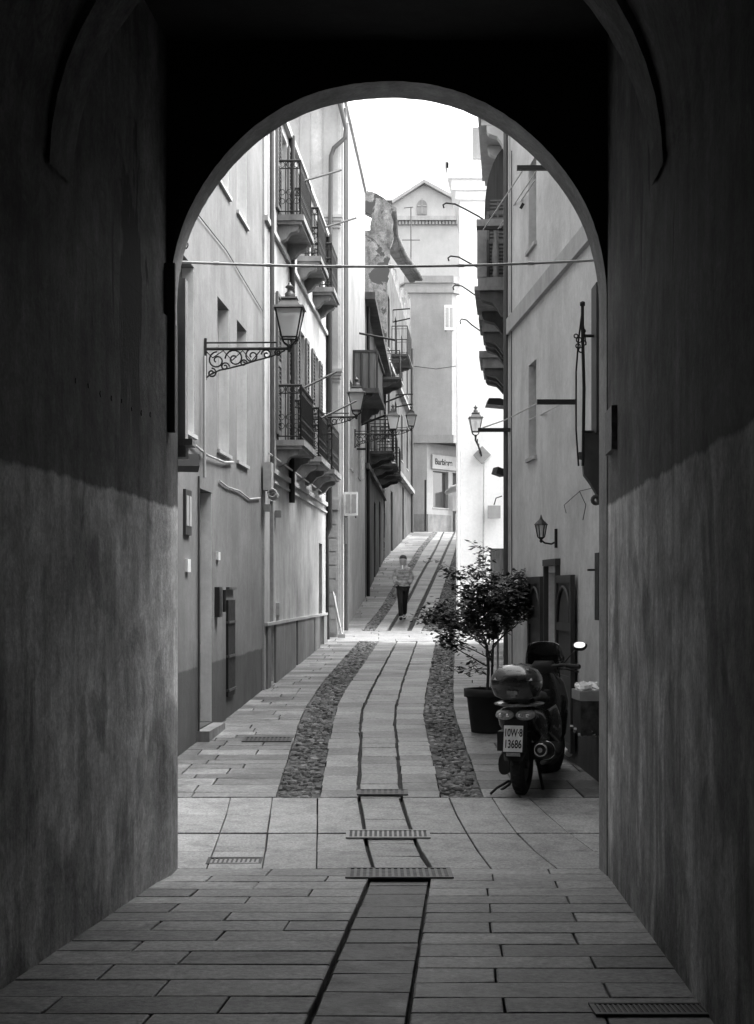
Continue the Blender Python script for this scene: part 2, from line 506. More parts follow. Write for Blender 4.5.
grate('pale thin slotted grate across the middle of the smooth paving band', 346, 430, 835, .24, 17, 'grey')
grate('short slotted grate at the top of the smooth band, nearest the cobbled strips', 357, 408, 793, .24, 9, 'ironl')
grate('small slotted grate at the left in the smooth band near the passage wall', 207, 262, 862, .17, 12, 'ironl')
grate('long dark perforated grate at the foot of the right passage wall', 592, 708, 1011, .19, 22, 'steel')
grate('faint slotted grate in the paving outside the left doorway', 243, 292, 740, .34, 12, 'ironl')

# ------------------------------------------------------------------ facade frames
class Fr:
    def __init__(s, p0, p1):
        s.p0 = Vector((p0[0], p0[1])); s.p1 = Vector((p1[0], p1[1])); v = s.p1-s.p0
        s.L = v.length; s.t = v/s.L; s.n = Vector((s.t.y, -s.t.x)); s.ang = math.atan2(s.t.y, s.t.x)
    def at(s, u, out, z):
        p = s.p0 + s.t*u + s.n*out; return Vector((p.x, p.y, z))
    def u(s, px, out=0.):   # image column -> position along the wall
        k = (px-CX)/F0; q = s.p0 + s.n*out
        return (k*q.y - q.x)/(s.t.x - k*s.t.y)
    def ud(s, d): return (d - s.p0.y)/s.t.y
    def z(s, px, py, out=0.):
        d = (s.p0 + s.t*s.u(px, out) + s.n*out).y; return ZC + (HY-py)*d/F0
    def box(s, mb, u0, u1, o0, o1, z0, z1):
        lo = [s.at(u0,o0,z0), s.at(u1,o0,z0), s.at(u1,o1,z0), s.at(u0,o1,z0)]
        hi = [s.at(u0,o0,z1), s.at(u1,o0,z1), s.at(u1,o1,z1), s.at(u0,o1,z1)]
        mb.hexa(lo, hi)
def facade(F, z0, z1, ops, depth, mb=None, u0=0, u1=None):
    """front of a wall with rectangular openings (u0,u1,z0,z1), reveals and closed ends"""
    mb = mb or MB(); u1 = F.L if u1 is None else u1
    us = sorted({u0, u1} | {o[0] for o in ops} | {o[1] for o in ops}); zs = sorted({z0, z1} | {o[2] for o in ops} | {o[3] for o in ops})
    us = [u for u in us if u0 <= u <= u1]
    for a, b in zip(us, us[1:]):
        for c, d in zip(zs, zs[1:]):
            cu, cz = (a+b)/2, (c+d)/2
            if any(o[0] < cu < o[1] and o[2] < cz < o[3] for o in ops): continue
            mb.quad(F.at(a,0,c), F.at(b,0,c), F.at(b,0,d), F.at(a,0,d))
    for (a, b, c, d) in ops:
        k = -depth-.06
        mb.quad(F.at(a,0,c), F.at(a,0,d), F.at(a,k,d), F.at(a,k,c))
        mb.quad(F.at(b,0,d), F.at(b,0,c), F.at(b,k,c), F.at(b,k,d))
        mb.quad(F.at(a,0,d), F.at(b,0,d), F.at(b,k,d), F.at(a,k,d))
        mb.quad(F.at(b,0,c), F.at(a,0,c), F.at(a,k,c), F.at(b,k,c))
    k = -.5
    mb.quad(F.at(u0,0,z0), F.at(u0,0,z1), F.at(u0,k,z1), F.at(u0,k,z0))
    mb.quad(F.at(u1,0,z1), F.at(u1,0,z0), F.at(u1,k,z0), F.at(u1,k,z1))
    mb.quad(F.at(u0,0,z1), F.at(u1,0,z1), F.at(u1,k,z1), F.at(u0,k,z1))
    return mb
def window(F, o, depth, parent, mat='woodm', sill=True, shutters=False, cols=2, rows=3):
    a, b, c, d = o; mb = MB(); w = .055; k = -depth
    F.box(mb, a, a+w, k-.05, k, c, d); F.box(mb, b-w, b, k-.05, k, c, d)
    F.box(mb, a+w, b-w, k-.05, k, c, c+w); F.box(mb, a+w, b-w, k-.05, k, d-w, d)
    for i in range(1, cols):
        u = a+(b-a)*i/cols; F.box(mb, u-.03, u+.03, k-.045, k-.003, c+w, d-w)
    for i in range(1, rows):
        z = c+(d-c)*i/rows; F.box(mb, a+w, b-w, k-.042, k-.008, z-.015, z+.015)
    f = mb.build('window', M[mat], parent)
    mb = MB(); F.box(mb, a+.01, b-.01, k-.035, k-.025, c+.01, d-.01); mb.build('pane', M['glass'], f)
    if sill:
        mb = MB(); F.box(mb, a-.05, b+.05, -.02, .035, c-.045, c-.003); mb.build('sill', M['trim'], f)
    return f
def shutter(F, u0, u1, out, z0, z1, parent, mat='woodm', slats=True, th=.035):
    mb = MB(); w = .06
    F.box(mb, u0, u0+w, out, out+th, z0, z1); F.box(mb, u1-w, u1, out, out+th, z0, z1)
    for z in (z0, (z0+z1)/2-w/2, z1-w): F.box(mb, u0+w, u1-w, out+.002, out+th-.002, z, z+w)
    n = int((z1-z0)/.07)
    for i in range(n):
        z = z0+w+(z1-z0-2*w)*(i+.5)/n
        lo = [F.at(u0+w,out+.004,z-.01), F.at(u1-w,out+.004,z-.01), F.at(u1-w,out+th-.006,z-.03), F.at(u0+w,out+th-.006,z-.03)]
        hi = [p+Vector((0,0,.012)) for p in lo]; mb.hexa(lo, hi)
    return mb.build('shutter', M[mat], parent)
def door(F, o, depth, parent, mat='woodd', panels=True):
    a, b, c, d = o; mb = MB(); k = -depth
    F.box(mb, a, b, k-.05, k, c, d)
    for i in range(2):
        u0 = a+(b-a)*i/2+.06; u1 = a+(b-a)*(i+1)/2-.06
        for z0, z1 in ((c+.15, c+.8), (c+.9, d-.15)): F.box(mb, u0, u1, k, k+.018, z0, z1)
    D = mb.build('door', M[mat], parent)
    mb = MB(); p = F.at((a+b)/2+.05, k+.04, c+1.0); mb.lathe([(.001,-.03),(.03,-.02),(.03,.02),(.001,.03)], p, 10); mb.build('handle', M['ironl'], D)
    return D
def railing(F, u0, u1, out, z, h, sp=.11, scroll=True, r=.009, ends=(1,1)):
    mb = MB()
    path = ([F.at(u0,.02,0)] if ends[0] else []) + [F.at(u0,out,0), F.at(u1,out,0)] + ([F.at(u1,.02,0)] if ends[1] else [])
    for a, b in zip(path, path[1:]):
        v = b-a; L = v.length; n = max(1, round(L/sp)); t = v/L
        for zz, rr in ((z+h, .02), (z+.06, .011), (z+h-.12, .010)):
            mb.tube([a+Vector((0,0,zz)), b+Vector((0,0,zz))], rr, 6)
        for i in range(n+1):
            p = a+v*i/n; mb.tube([p+Vector((0,0,z)), p+Vector((0,0,z+h))], r if 0 < i < n else r*1.6, 5)
            if scroll and i < n:
                q = a+v*(i+.5)/n; Mr = Matrix.Rotation(math.atan2(t.y, t.x), 4, 'Z')
                for zz in (z+h-.06, z+.22, z+.36):
                    mb.torus(q+Vector((0,0,zz)), L/n*.38, .006, 'y', 10, 4, Mr)
    return mb
def corbel(F, u, w, out, ztop, h):
    """scroll shaped bracket under a balcony"""
    prof = [(0,0),(1,0),(1,-.16),(.93,-.30),(.78,-.36),(.62,-.42),(.5,-.6),(.40,-.8),(.22,-.9),(.12,-1.),(0,-1)]
    a = [F.at(u-w/2, out*p, ztop+h*q) for p, q in prof]; b = [F.at(u+w/2, out*p, ztop+h*q) for p, q in prof]
    mb = MB(); mb.hexa(a, b); return mb
def balcony(F, u0, u1, out, z, h, parent, slabmat='trim', railm='iron', corb=.26, scroll=True, solid=False, sp=.11, cm='corb'):
    mb = MB(); F.box(mb, u0-.03, u1+.03, 0, out+.04, z-.09, z)
    F.box(mb, u0+.01, u1-.01, 0, out, z-.14, z-.092)
    b = mb.build('balcony', M[slabmat], parent)
    if not solid: railing(F, u0+.02, u1-.02, out-.02, z, h, sp, scroll).build('railing', M[railm], b)
    for u in (u0+.18, u1-.18): corbel(F, u, .18, out*.86, z-.142, corb).build('bracket', M[cm], b)
    return b
def body(parent, poly, z0, z1, mat, roofm='roof', over=.25, name='wall', roof=True):
    mb = MB(); mb.prism(poly, z0, z1); w = mb.build(name, M[mat], parent)
    if roof:
        cx = sum(p[0] for p in poly)/len(poly); cy = sum(p[1] for p in poly)/len(poly)
        def off(p, o):
            v = Vector((p[0]-cx, p[1]-cy)); return (p[0]+v.x/v.length*o, p[1]+v.y/v.length*o)
        lo = [(*off(p, over), z1+.005) for p in poly]; hi = [(*off(p, over), z1+.1) for p in poly]
        mb = MB(); mb.hexa(lo, hi)
        n = len(poly); top = (cx, cy, z1+1.3)
        mb.add(hi+[top], [(i,(i+1)%n,n) for i in range(n)])
        mb.build('roof', M[roofm], parent)
    return w
def pipe(parent, pts, r, mat='ironl', name='drainpipe'):
    mb = MB(); mb.tube(pts, r, 8); return mb.build(name, M[mat], parent)

# ------------------------------------------------------------------ the vaulted passage
t = thing('passage_building', 'dark vaulted passage building whose round arch frames the street', 'building', (0, 10.3, 0))
D0, D1, D2 = -9., 10.1, 10.45
TOPZ = 6.9
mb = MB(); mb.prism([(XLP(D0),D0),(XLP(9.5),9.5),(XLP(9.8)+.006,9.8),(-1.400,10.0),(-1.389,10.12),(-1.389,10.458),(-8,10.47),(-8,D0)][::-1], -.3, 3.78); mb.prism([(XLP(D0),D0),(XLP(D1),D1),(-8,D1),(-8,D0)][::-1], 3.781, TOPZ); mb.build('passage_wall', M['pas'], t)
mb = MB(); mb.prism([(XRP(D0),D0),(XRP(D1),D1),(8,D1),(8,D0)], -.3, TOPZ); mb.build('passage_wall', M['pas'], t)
AC, AR, AZ = .077, 1.470, 3.91
mb = MB(); inn = MB()
n = 96
def AJ(i): 
    t_ = i/n
    return AR + (.004*math.sin(t_*23) + random.uniform(-.002,.002))*min(1, 6*t_, 6*(1-t_))
arc = [(AC-AR, -.3)] + [(AC-a_*math.cos(PI*i/n), AZ+a_*math.sin(PI*i/n)) for i in range(n+1) for a_ in (AJ(i),)] + [(AC+AR, -.3)]
def wob(x, z, d): return (x+.008*math.sin(z*7+d*9), d, z+.006*math.sin(x*9+d*5))
nearf = MB(); farf = MB()
for (x0, z0), (x1, z1) in zip(arc, arc[1:]):
    def outp(x, z):
        if z < AZ: return (-8 if x < AC else 8, z)
        a = math.atan2(z-AZ, x-AC); k = 1e9
        if abs(math.cos(a)) > 1e-6: k = min(k, 8/abs(math.cos(a)))
        if abs(math.sin(a)) > 1e-6: k = min(k, (TOPZ-AZ)/abs(math.sin(a)))
        return (AC+k*math.cos(a), AZ+k*math.sin(a))
    a, b = outp(x0, z0), outp(x1, z1)
    nearf.quad((a[0],D1+.002,a[1]),(x0,D1+.002,z0),(x1,D1+.002,z1),(b[0],D1+.002,b[1]))
    farf.quad((x0,D2,z0),(a[0],D2,a[1]),(b[0],D2,b[1]),(x1,D2,z1))
    m = 5
    for i in range(m):
        da, db = D1+.002+(D2-D1-.002)*i/m, D1+.002+(D2-D1-.002)*(i+1)/m
        inn.quad((x0,da,z0),(x0,db,z0),(x1,db,z1),(x1,da,z1))
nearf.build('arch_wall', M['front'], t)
farf.build('outer_wall', M['outer'], t)
inn.build('arch', M['intr'], t)
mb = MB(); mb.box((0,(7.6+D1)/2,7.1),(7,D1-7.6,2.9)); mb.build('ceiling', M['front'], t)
# barrel vault over the near part
mb = MB(); nn = 28
def vault(d, k): 
    cx = (XLP(d)+XRP(d))/2; hw = (XRP(d)-XLP(d))/2-.004
    return (cx-hw*math.cos(PI*k/nn), d, 4.05+hw*math.sin(PI*k/nn))
for da, db in ((D0, -2), (-2, 4), (4, 7.6)):
    for k in range(nn): mb.quad(vault(da,k), vault(da,k+1), vault(db,k+1), vault(db,k))
for k in range(nn):
    a, b = vault(7.6,k), vault(7.6,k+1); mb.quad(a, b, (b[0],7.6,7), (a[0],7.6,7))
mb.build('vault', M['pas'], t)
mb = MB()
for k in range(nn):
    p = []
    for d in (7.2, 7.62):
        cx = (XLP(d)+XRP(d))/2; hw = (XRP(d)-XLP(d))/2-.02
        for kk in (k, k+1): p.append((cx-hw*math.cos(PI*kk/nn), d, 4.0+hw*math.sin(PI*kk/nn)))
    a, b, c, d_ = p
    mb.quad(a, b, d_, c)
    for q0, q1 in ((a, b), (c, d_)):
        mb.quad(q0, q1, (q1[0]+(q1[0]-(-.1))*.06, q1[1], q1[2]+.12), (q0[0]+(q0[0]-(-.1))*.06, q0[1], q0[2]+.12))
mb.build('vault_rib', M['pas'], t)
mb = MB(); mb.box((0, .5, TOPZ+.1), (16.4, 20.2, .2)); mb.build('roof', M['roof'], t)
mb = MB(); mb.box((0, D0-.15, 3), (8, .28, 7)); mb.build('light_stop_wall', M['pas'], t)  # unseen wall, added to keep daylight from behind off the near walls

for k in range(9):
    d_ = 7.75+.26*k; mb = MB(); mb.box((XLP(d_)+.001, d_, 3.03+.004*k+.01*math.sin(k*2)), (.008,.022,.026), rx=.4*k); mb.build('hole_shade_chip', M['ink'], t)  # raised black chips, painting the shade inside a row of drilled holes
# plaque on the right wall
Fp = Fr((XRP(9.95), 9.95), (XRP(7), 7))
mb = MB()
Fp.box(mb, .02, .46, .0, .035, 2.84, 3.12)
tag(mb.build('wall_plaque', M['marble']), 'pale square stone plaque on the right passage wall beside the arch', 'plaque')

# ------------------------------------------------------------------ house A (left, near)
FA = Fr((XLF(10.6), 10.6), (XLF(21.9), 21.9))
ua = FA.ud
hA = thing('plain_house', 'grey plastered house on the left with tall narrow recessed windows and dark dado', 'house', (XLF(10.6), 10.6, 0))
ops = []
wins = [(ua(15.4), ua(16.3)), (ua(17.85), ua(18.75)), (ua(19.4), ua(20.3))]
for a, b in wins: ops += [(a, b, 3.63, 5.45), (a, b, 6.86, 8.7)]
od = (ua(16.5), ua(17.45), .42, 3.08); ops.append(od)
# splayed far reveals come from recess depth
fa = facade(FA, -.3, 9.0, ops, .14).build('wall', M['A'], hA)
body(hA, [tuple(FA.at(0,-.21,0))[:2], tuple(FA.at(FA.L,-.21,0))[:2], (-9, 21.9), (-9, 10.6)], -.3, 8.98, 'A', over=0)
for o in ops[:-1]: window(FA, o, .14, hA, 'woodl', sill=True)
# pale painted surround inside each recess
for o in ops:
    mb = MB(); FA.box(mb, o[1]-.012, o[1]-.002, -.135, -.003, o[2]+.003, o[3]-.003); mb.build('window_surround', M['reveal'], hA)
door(FA, od, .14, hA, 'woodm')
mb = MB(); FA.box(mb, od[0]-.05, od[1]+.1, -.1, .14, .2, .40); mb.build('door_step', M['corb'], hA)
# thin string course and old cable of house A
pipe(hA, [FA.at(ua(13.5),.03,3.55), FA.at(ua(16.),.03,3.52), FA.at(ua(16.9),.04,3.47), FA.at(ua(18.2),.03,3.5), FA.at(ua(18.9),.03,3.56)], .013, 'cable', 'conduit')
pipe(hA, [FA.at(FA.u(200),.05,4.55), FA.at(FA.u(200),.05,.9+2.3)], .018, 'trim', 'conduit')
pipe(hA, [FA.at(FA.u(197),.02,3.2), FA.at(FA.u(197),.02,.4)], .012, 'ironl', 'conduit')
pipe(hA, [FA.at(FA.u(218),.02,FA.z(218,481)), FA.at(FA.u(226),.02,FA.z(226,487)), FA.at(FA.u(238),.02,FA.z(238,491)), FA.at(FA.u(248),.02,FA.z(248,499)), FA.at(FA.u(259),.02,FA.z(259,498))], .011, 'cable', 'conduit')
# small white bell plate etc
# dark narrow grille panel on the wall
u = FA.u(226); mb = MB()
FA.box(mb, u, FA.u(233), 0, .03, FA.z(230,695), FA.z(230,600)); g = mb.build('wall_hatch', M['black'], hA)
tag(g)
mb = MB()
for k in range(4):
    z = FA.z(230,690)+k*.42; FA.box(mb, u-.01, FA.u(233)+.01, .003, .045, z, z+.03)
mb.build('hatch_bar', M['ironl'], g)
# left-hand framed notice sign with two rows
u0, u1 = FA.u(183), FA.u(189)
sg = thing('notice_board', 'narrow framed notice board with white sheets on the left house wall beside the arch', 'notice board', FA.at(u0, 0, 0))
mb = MB(); FA.box(mb, u0, u1, .0, .03, FA.z(186,535), FA.z(186,490)); mb.build('board', M['woodd'], sg)
mb = MB()
for a, b in ((.08,.45),(.55,.92)):
    FA.box(mb, u0+(u1-u0)*a, u0+(u1-u0)*b, .03, .036, FA.z(186,526), FA.z(186,496))
mb.build('sheet', M['grey'], sg)
mb = MB(); FA.box(mb, FA.u(185), FA.u(188), 0, .03, FA.z(186,572), FA.z(186,559)); 
tag(mb.build('letter_plate', M['plast']), 'small white plate on the left house wall below the notice board', 'plate')
mb = MB(); FA.box(mb, FA.u(216), FA.u(218), 0, .03, FA.z(217,560), FA.z(217,552)); 
tag(mb.build('bell_plate', M['plast']), 'tiny white bell plate beside the left doorway', 'bell plate')
mb = MB(); FA.box(mb, FA.u(214.5), FA.u(217.5), .0, .06, FA.z(216,617), FA.z(216,587)); mb.tube([FA.at(FA.u(216),.1,FA.z(216,590)), FA.at(FA.u(216),.1,FA.z(216,612))], .02, 6)
tag(mb.build('intercom', M['blkm']), 'dark intercom post fixed beside the left doorway', 'intercom')
# black floodlight
fl = thing('floodlight', 'black floodlight on a white bracket on the left wall just past the arch', 'floodlight', FA.at(FA.u(183), 0, 3))
zf = FA.z(190,477); uu = ua(14.3)
mb = MB(); mb.tube([FA.at(uu,0,zf+.03), FA.at(uu,.22,zf+.03)], .02, 6); mb.build('bracket', M['plast'], fl)
mb = MB(); mb.box(FA.at(uu,.3,zf), (.2,.16,.12), rz=.2, rx=-.3); mb.build('housing', M['blkm'], fl)
# shutter & bracket beside arch (left)
Fq = Fr((-1.9, 10.9), (-1.47, 12.6))
# dark shutter edge and stone bracket seen at the left jamb
sh = thing('shutter_box', 'tall dark shutter with pale frame on a bracket at the left of the arch', 'shutter', (-1.5, 10.0, 2.8))
mb = MB(); mb.box((-1.385, 10.04, 3.57), (.07, .05, 1.13)); mb.build('shutter_leaf', M['woodd'], sh)
mb = MB(); mb.box((-1.385, 10.56, 3.57), (.09, .15, 1.12)); mb.build('frame', M['pale'], sh)
mb = MB(); mb.box((-1.38, 10.58, 2.985), (.18, .2, .045)); mb.box((-1.40, 10.58, 2.92), (.12, .16, .08)); mb.build('bracket', M['corb'], sh)

# ------------------------------------------------------------------ street lanterns
def lantern_arm(L, up, ornate=True):
    mb = MB()
    mb.tube([(0,0,-.35),(0,0,.12)], .016, 6)
    mb.tube([(0,0,.0),(L,0,.0)], .017, 6); mb.tube([(0,0,.07),(L*.85,0,.07)], .010, 6)
    mb.tube([(L,0,-.04),(L,0,up)], .022, 8)
    def spiral(cx, cz, r, turns, a0, sgn=1, w=.010):
        pts = []
        for i in range(22):
            f = i/21; a = a0 + sgn*f*turns*2*PI; q = r*(1-.8*f)
            pts.append((cx+q*math.cos(a), 0, cz+q*math.sin(a)))
        mb.tube(pts, w, 5)
    if ornate:
        k = L/.95
        for (x, z, r, a0, sg_) in ((.13,-.13,.10,PI/2,1),(.33,-.11,.11,PI,-1),(.53,-.08,.085,PI/2,1),(.69,-.065,.06,PI,-1),(.82,-.045,.04,PI/2,1),(.07,-.27,.055,PI/2,-1),(.22,-.20,.05,0,1),(.43,-.16,.04,0,1)):
            spiral(x*k, z, r, 1.4, a0, sg_)
        mb.tube([(0,0,-.33),(.07*k,0,-.28),(.16*k,0,-.24),(.28*k,0,-.215),(.42*k,0,-.18),(.58*k,0,-.13),(.74*k,0,-.09),(.9*k,0,-.02)], .010, 5)
        mb.tube([(0,0,-.02),(.08*k,0,-.10),(.2*k,0,-.02),(.3*k,0,-.13),(.42*k,0,-.02),(.52*k,0,-.14),(.62*k,0,-.02)], .008, 5)
    return mb
def lantern_parts(root, x, z, s=1.):
    """four sided tapered glass lantern, base at height z"""
    def ring(h, z_): return [(x-h*s,-h*s,z+z_*s),(x+h*s,-h*s,z+z_*s),(x+h*s,h*s,z+z_*s),(x-h*s,h*s,z+z_*s)]
    mb = MB()
    a, b = ring(.085,.10), ring(.15,.42)
    for p, q in zip(a, b): mb.tube([p, q], .010*s, 5)
    for rr in (a, b):
        for i in range(4): mb.tube([rr[i], rr[(i+1)%4]], .011*s, 5)
    for i in range(4):
        p = a[i]; mb.tube([p, ((p[0]-x)*.8+x, p[1]*.8, z+.05*s), (x, 0, z)], .010*s, 5)
    mb.lathe([(.02*s,-.02*s),(.035*s,0),(.02*s,.03*s)], (x,0,z), 8)
    fr = lbuild(mb, 'lantern_frame', M['iron'], root)
    mb = MB()
    a, b = ring(.082,.102), ring(.146,.418)
    for i in range(4): mb.quad(a[i], a[(i+1)%4], b[(i+1)%4], b[i])
    lbuild(mb, 'glass', M['lglass'], root)
    mb = MB()
    mb.hexa(ring(.175,.42), ring(.165,.445)); mb.hexa(ring(.13,.446), ring(.075,.53)); mb.hexa(ring(.095,.531), ring(.09,.55))
    mb.lathe([(.05*s,.55*s),(.055*s,.60*s),(.03*s,.62*s),(.028*s,.65*s),(.055*s,.67*s),(.02*s,.70*s),(.005*s,.73*s)], (x,0,z), 12)
    lbuild(mb, 'lantern_cap', M['ironl'], root)
    mb = MB(); mb.lathe([(.03*s,.10*s),(.035*s,.16*s),(.035*s,.17*s),(.05*s,.26*s),(.045*s,.32*s),(.012*s,.35*s)], (x,0,z), 12)
    lbuild(mb, 'bulb', M['bulb'], root)
def st_lantern(label, loc, rz=0, L=.95, s=1., proto=None):
    if proto:
        r = dup(proto); r.location = loc; r.rotation_euler = (0,0,rz); r['label'] = label
        return r
    r = thing('street_lantern', label, 'street lantern', loc, rz, 'wall bracket street lanterns')
    lbuild(lantern_arm(L, .02), 'bracket', M['iron'], r)
    lantern_parts(r, L, .02, s)
    return r
d = 16.9
zl = ZC+(HY-349)*d/F0
L1 = st_lantern('largest glass street lantern on an ornate scrolled iron bracket, nearest on the left wall', (XLF(d)+.02, d, zl), -.03)
d = 28.; L2 = st_lantern('second glass street lantern from the arch, hanging over the lower balconies on the left', (XLF(d)+.0, d, ZC+(HY-417)*d/F0), 0, proto=L1)
d = 37.5; L3 = st_lantern('third glass street lantern on the left, in front of the dark facade', (-.55, d, ZC+(HY-434)*d/F0), 0, proto=L1)
d = 46.; L4 = st_lantern('farthest and smallest glass street lantern, beside the third over the uphill lane', (.1, d, ZC+(HY-430)*d/F0), 0, proto=L1)
# lantern on white house face (bracket slants back to the wall)
r5 = thing('street_lantern', 'glass street lantern on a slanting scroll bracket on the bright white wall at right', 'street lantern', (2.36, 35.45, ZC+(HY-436)*35.45/F0), 0, 'wall bracket street lanterns')
mb = MB(); mb.tube([(-.03,0,0),(-.03,0,-.1),(.05,.2,-.22),(.12,.4,-.35),(.16,.54,-.5)], .022, 6)
for k in range(3): mb.torus((.02+.04*k,.12+.14*k,-.12-.1*k), .06, .012, 'x', 12, 5)
mb.tube([(.16,.54,-.25),(.16,.54,-.6)], .02, 6)
lbuild(mb, 'bracket', M['iron'], r5); lantern_parts(r5, -.03, .0)

# ------------------------------------------------------------------ house B (left, balconies)
FB = Fr((XLF(21.9)+.03, 21.9), (XLF(32.0)+.03, 32.0)); ub = FB.ud
hB = thing('balcony_house', 'light plastered house on the left with two rows of iron balconies', 'house', (XLF(21.9)+.03, 21.9, .4))
ops = []; fd = []
for a, b in ((23.7,24.7),(26.5,27.5),(29.2,30.2)):
    fd += [(ub(a), ub(b), 4.32, 6.6), (ub(a), ub(b), 7.82, 9.3)]
gops = [(ub(22.5), ub(22.95), .55, 3.3), (ub(30.3), ub(31.0), .8, 2.9)]
ops = fd + gops
facade(FB, -.3, 9.6, ops, .16).build('wall', M['B'], hB)
body(hB, [tuple(FB.at(0,-.23,0))[:2], tuple(FB.at(FB.L,-.23,0))[:2], (-9,32.0), (-9,21.95)], -.3, 9.58, 'B', over=0)
for o in fd:
    window(FB, o, .16, hB, 'woodl', sill=False, rows=4)
    w = (o[1]-o[0])/2
    shutter(FB, o[0]-w-.02, o[0]-.02, .01, o[2]+.05, o[3]-.03, hB, 'woodm'); shutter(FB, o[1]+.02, o[1]+w+.02, .01, o[2]+.05, o[3]-.03, hB, 'woodm')
for o in gops: door(FB, o, .16, hB, 'woodd')
for (a, b) in ((23.3,25.2),(26.2,27.9),(28.9,30.5)):
    balcony(FB, ub(a), ub(b), .40, 4.28, .85, hB, 'corb')
    balcony(FB, ub(a)+.1, ub(b)-.15, .38, 7.80, .85, hB, 'corb')
# string courses
mb = MB()
FB.box(mb, 0, FB.L, 0, .05, 3.72, 3.80); FB.box(mb, 0, FB.L, 0, .035, 3.58, 3.62); FB.box(mb, 0, FB.L, 0, .05, 7.35, 7.43); FB.box(mb, 0, FB.L, 0, .07, 9.45, 9.55)
mb.build('string_course', M['trim'], hB)
# plinth panels
mb = MB()
for a, b in ((22.05,22.4),(23.0,25.8),(26.1,29.0),(29.2,30.25),(31.05,31.9)):
    FB.box(mb, ub(a), ub(b), 0, .035, -.2, 1.42)
mb.build('plinth', M['dado'], hB)
mb = MB(); FB.box(mb, 0, FB.L, 0, .05, 1.423, 1.47); mb.build('plinth_ledge', M['trim'], hB)
# pipes
pipe(hB, [FB.at(ub(22.3),.06,9.4), FB.at(ub(22.3),.06,7.), FB.at(ub(22.35),.06,3.3)], .035, 'ironl')
pipe(hB, [FB.at(ub(24.95),.06,9.5), FB.at(ub(24.95),.06,3.4)], .05, 'iron')
pipe(hB, [FB.at(ub(31.9),.07,9.5), FB.at(ub(31.9),.07,3.3), FB.at(ub(31.85),.0,3.1), FB.at(ub(31.85),.02,.9)], .065, 'iron')
pipe(hB, [FB.at(ub(22),.06,3.95), FB.at(ub(26),.07,3.93), FB.at(ub(31),.06,3.93)], .015, 'cable', 'conduit')
# little arched vent hoods, ornamental rings
mb = MB()
for x, y in ((264,508),(275,514)):
    u = FB.u(x); z = FB.z(x,y); mb.box(FB.at(u,.05,z), (.09,.16,.1), rz=0)
mb.build('vent_hood', M['corb'], hB)
mb = MB(); u = FB.u(276); FB.box(mb, u, u+.4, 0, .05, FB.z(276,615), FB.z(276,603)); 
tag(mb.build('letter_box', M['grey']), 'small grey letter box on the balcony house wall', 'letter box')
mb = MB(); u = FB.u(264); z = FB.z(264,480)
FB.box(mb, u-.1, u+.15, 0, .12, z-.15, z+.25)
for k in range(5): mb.torus(FB.at(u+random.uniform(-.1,.15), .13, z-.2+random.uniform(-.08,.1)), .06, .012, 'y', 10, 5)
tag(mb.build('junction_box', M['grey']), 'grey junction box with coiled wires under the first lower balcony', 'junction box')
# plaster scrolls  / clothes poles from left balconies
def pole(label, p, q, r=.019, mat='iron', group='clothes drying poles'):
    mb = MB(); mb.tube([p, q], r, 6)
    o = mb.build('drying_pole', M[mat]); return tag(o, label, 'pole', group)
def PX(x, y, d): return Vector(((x-CX)*d/F0, d, ZC+(HY-y)*d/F0))
pole('dark pole slanting up from the topmost left balcony against the sky', PX(303,181,24), PX(341,170,25.2))
pole('dark pole with bent end reaching right beside the shuttered upper balcony at left', PX(322,228,28), PX(356,218,29.2))
pole('thick dark pole rising right from the first lower balcony railing', PX(299,390,23.8), PX(336,372,25))
pole('thick dark pole rising right from the second lower balcony railing', PX(321,418,26.4), PX(356,401,27.2))

# ------------------------------------------------------------------ house C (tall, pilasters)
hC = thing('tall_house', 'tall pale house on the left with corner pilaster and rusticated base', 'house', (-.8, 33.2, .9))
FC0 = Fr((-3.2, 33.2), (-.80, 33.2)); FC = Fr((-.80, 33.2), (-.78, 35.4)); FC2 = Fr((-.78,35.4),(-.35,43.6))
mb = facade(FC0, 0, 13.7, [], .1); facade(FC, 0, 13.7, [], .1, mb); facade(FC2, 0, 13.7, [(2,3,5,7.2),(5,6,5,7.2)], .16, mb)
mb.build('wall', M['C'], hC)
body(hC, [(-3.2,33.45),(-1.05,33.45),(-1.0,35.4),(-.6,43.6),(-9,43.6),(-9,33.45)], 0, 13.68, 'C', over=0)
window(FC2, (2,3,5,7.2), .16, hC); window(FC2, (5,6,5,7.2), .16, hC)
mb = MB()   # pilasters and capitals
for (a, b) in ((2.02,2.34),): 
    FC0.box(mb, a, b, 0, .06, 1, 13)
FC0.box(mb, 1.5, 1.72, 0, .05, 1, 13)
for z in (6.55, 9.95):
    for k in range(4): FC0.box(mb, 1.98-.02*k, 2.38+.02*k, .0, .09+.03*k, z+.07*k, z+.07*(k+1)-.003)
FC.box(mb, .1, .5, 0, .05, 1, 13)
mb.build('pilaster', M['pale'], hC)
mb = MB()
zz = 1.0; 
while zz < 3.6:
    FC0.box(mb, 1.4, 1.78, .062, .09, zz+.01, zz+.28); FC0.box(mb, 1.80, 2.30, .062, .09, zz+.01, zz+.28); zz += .30
mb.build('rusticated_base', M['trim'], hC)
mb = MB(); FC0.box(mb, 1.38, 2.36, .05, .13, 3.72, 3.95); mb.build('base_cap', M['pale'], hC)
mb = MB()   # eaves
FC0.box(mb, 0, 2.7, 0, .35, 12.9, 13.1); FC0.box(mb, 0, 2.85, 0, .5, 13.1, 13.25)
FC2.box(mb, -2.2, 8.2, 0, .06, 13.5, 13.6)
mb.build('cornice', M['pale'], hC)
pipe(hC, [FC.at(2.0,.06,12.9), FC.at(2.0,.06,1.)], .05, 'ironl')
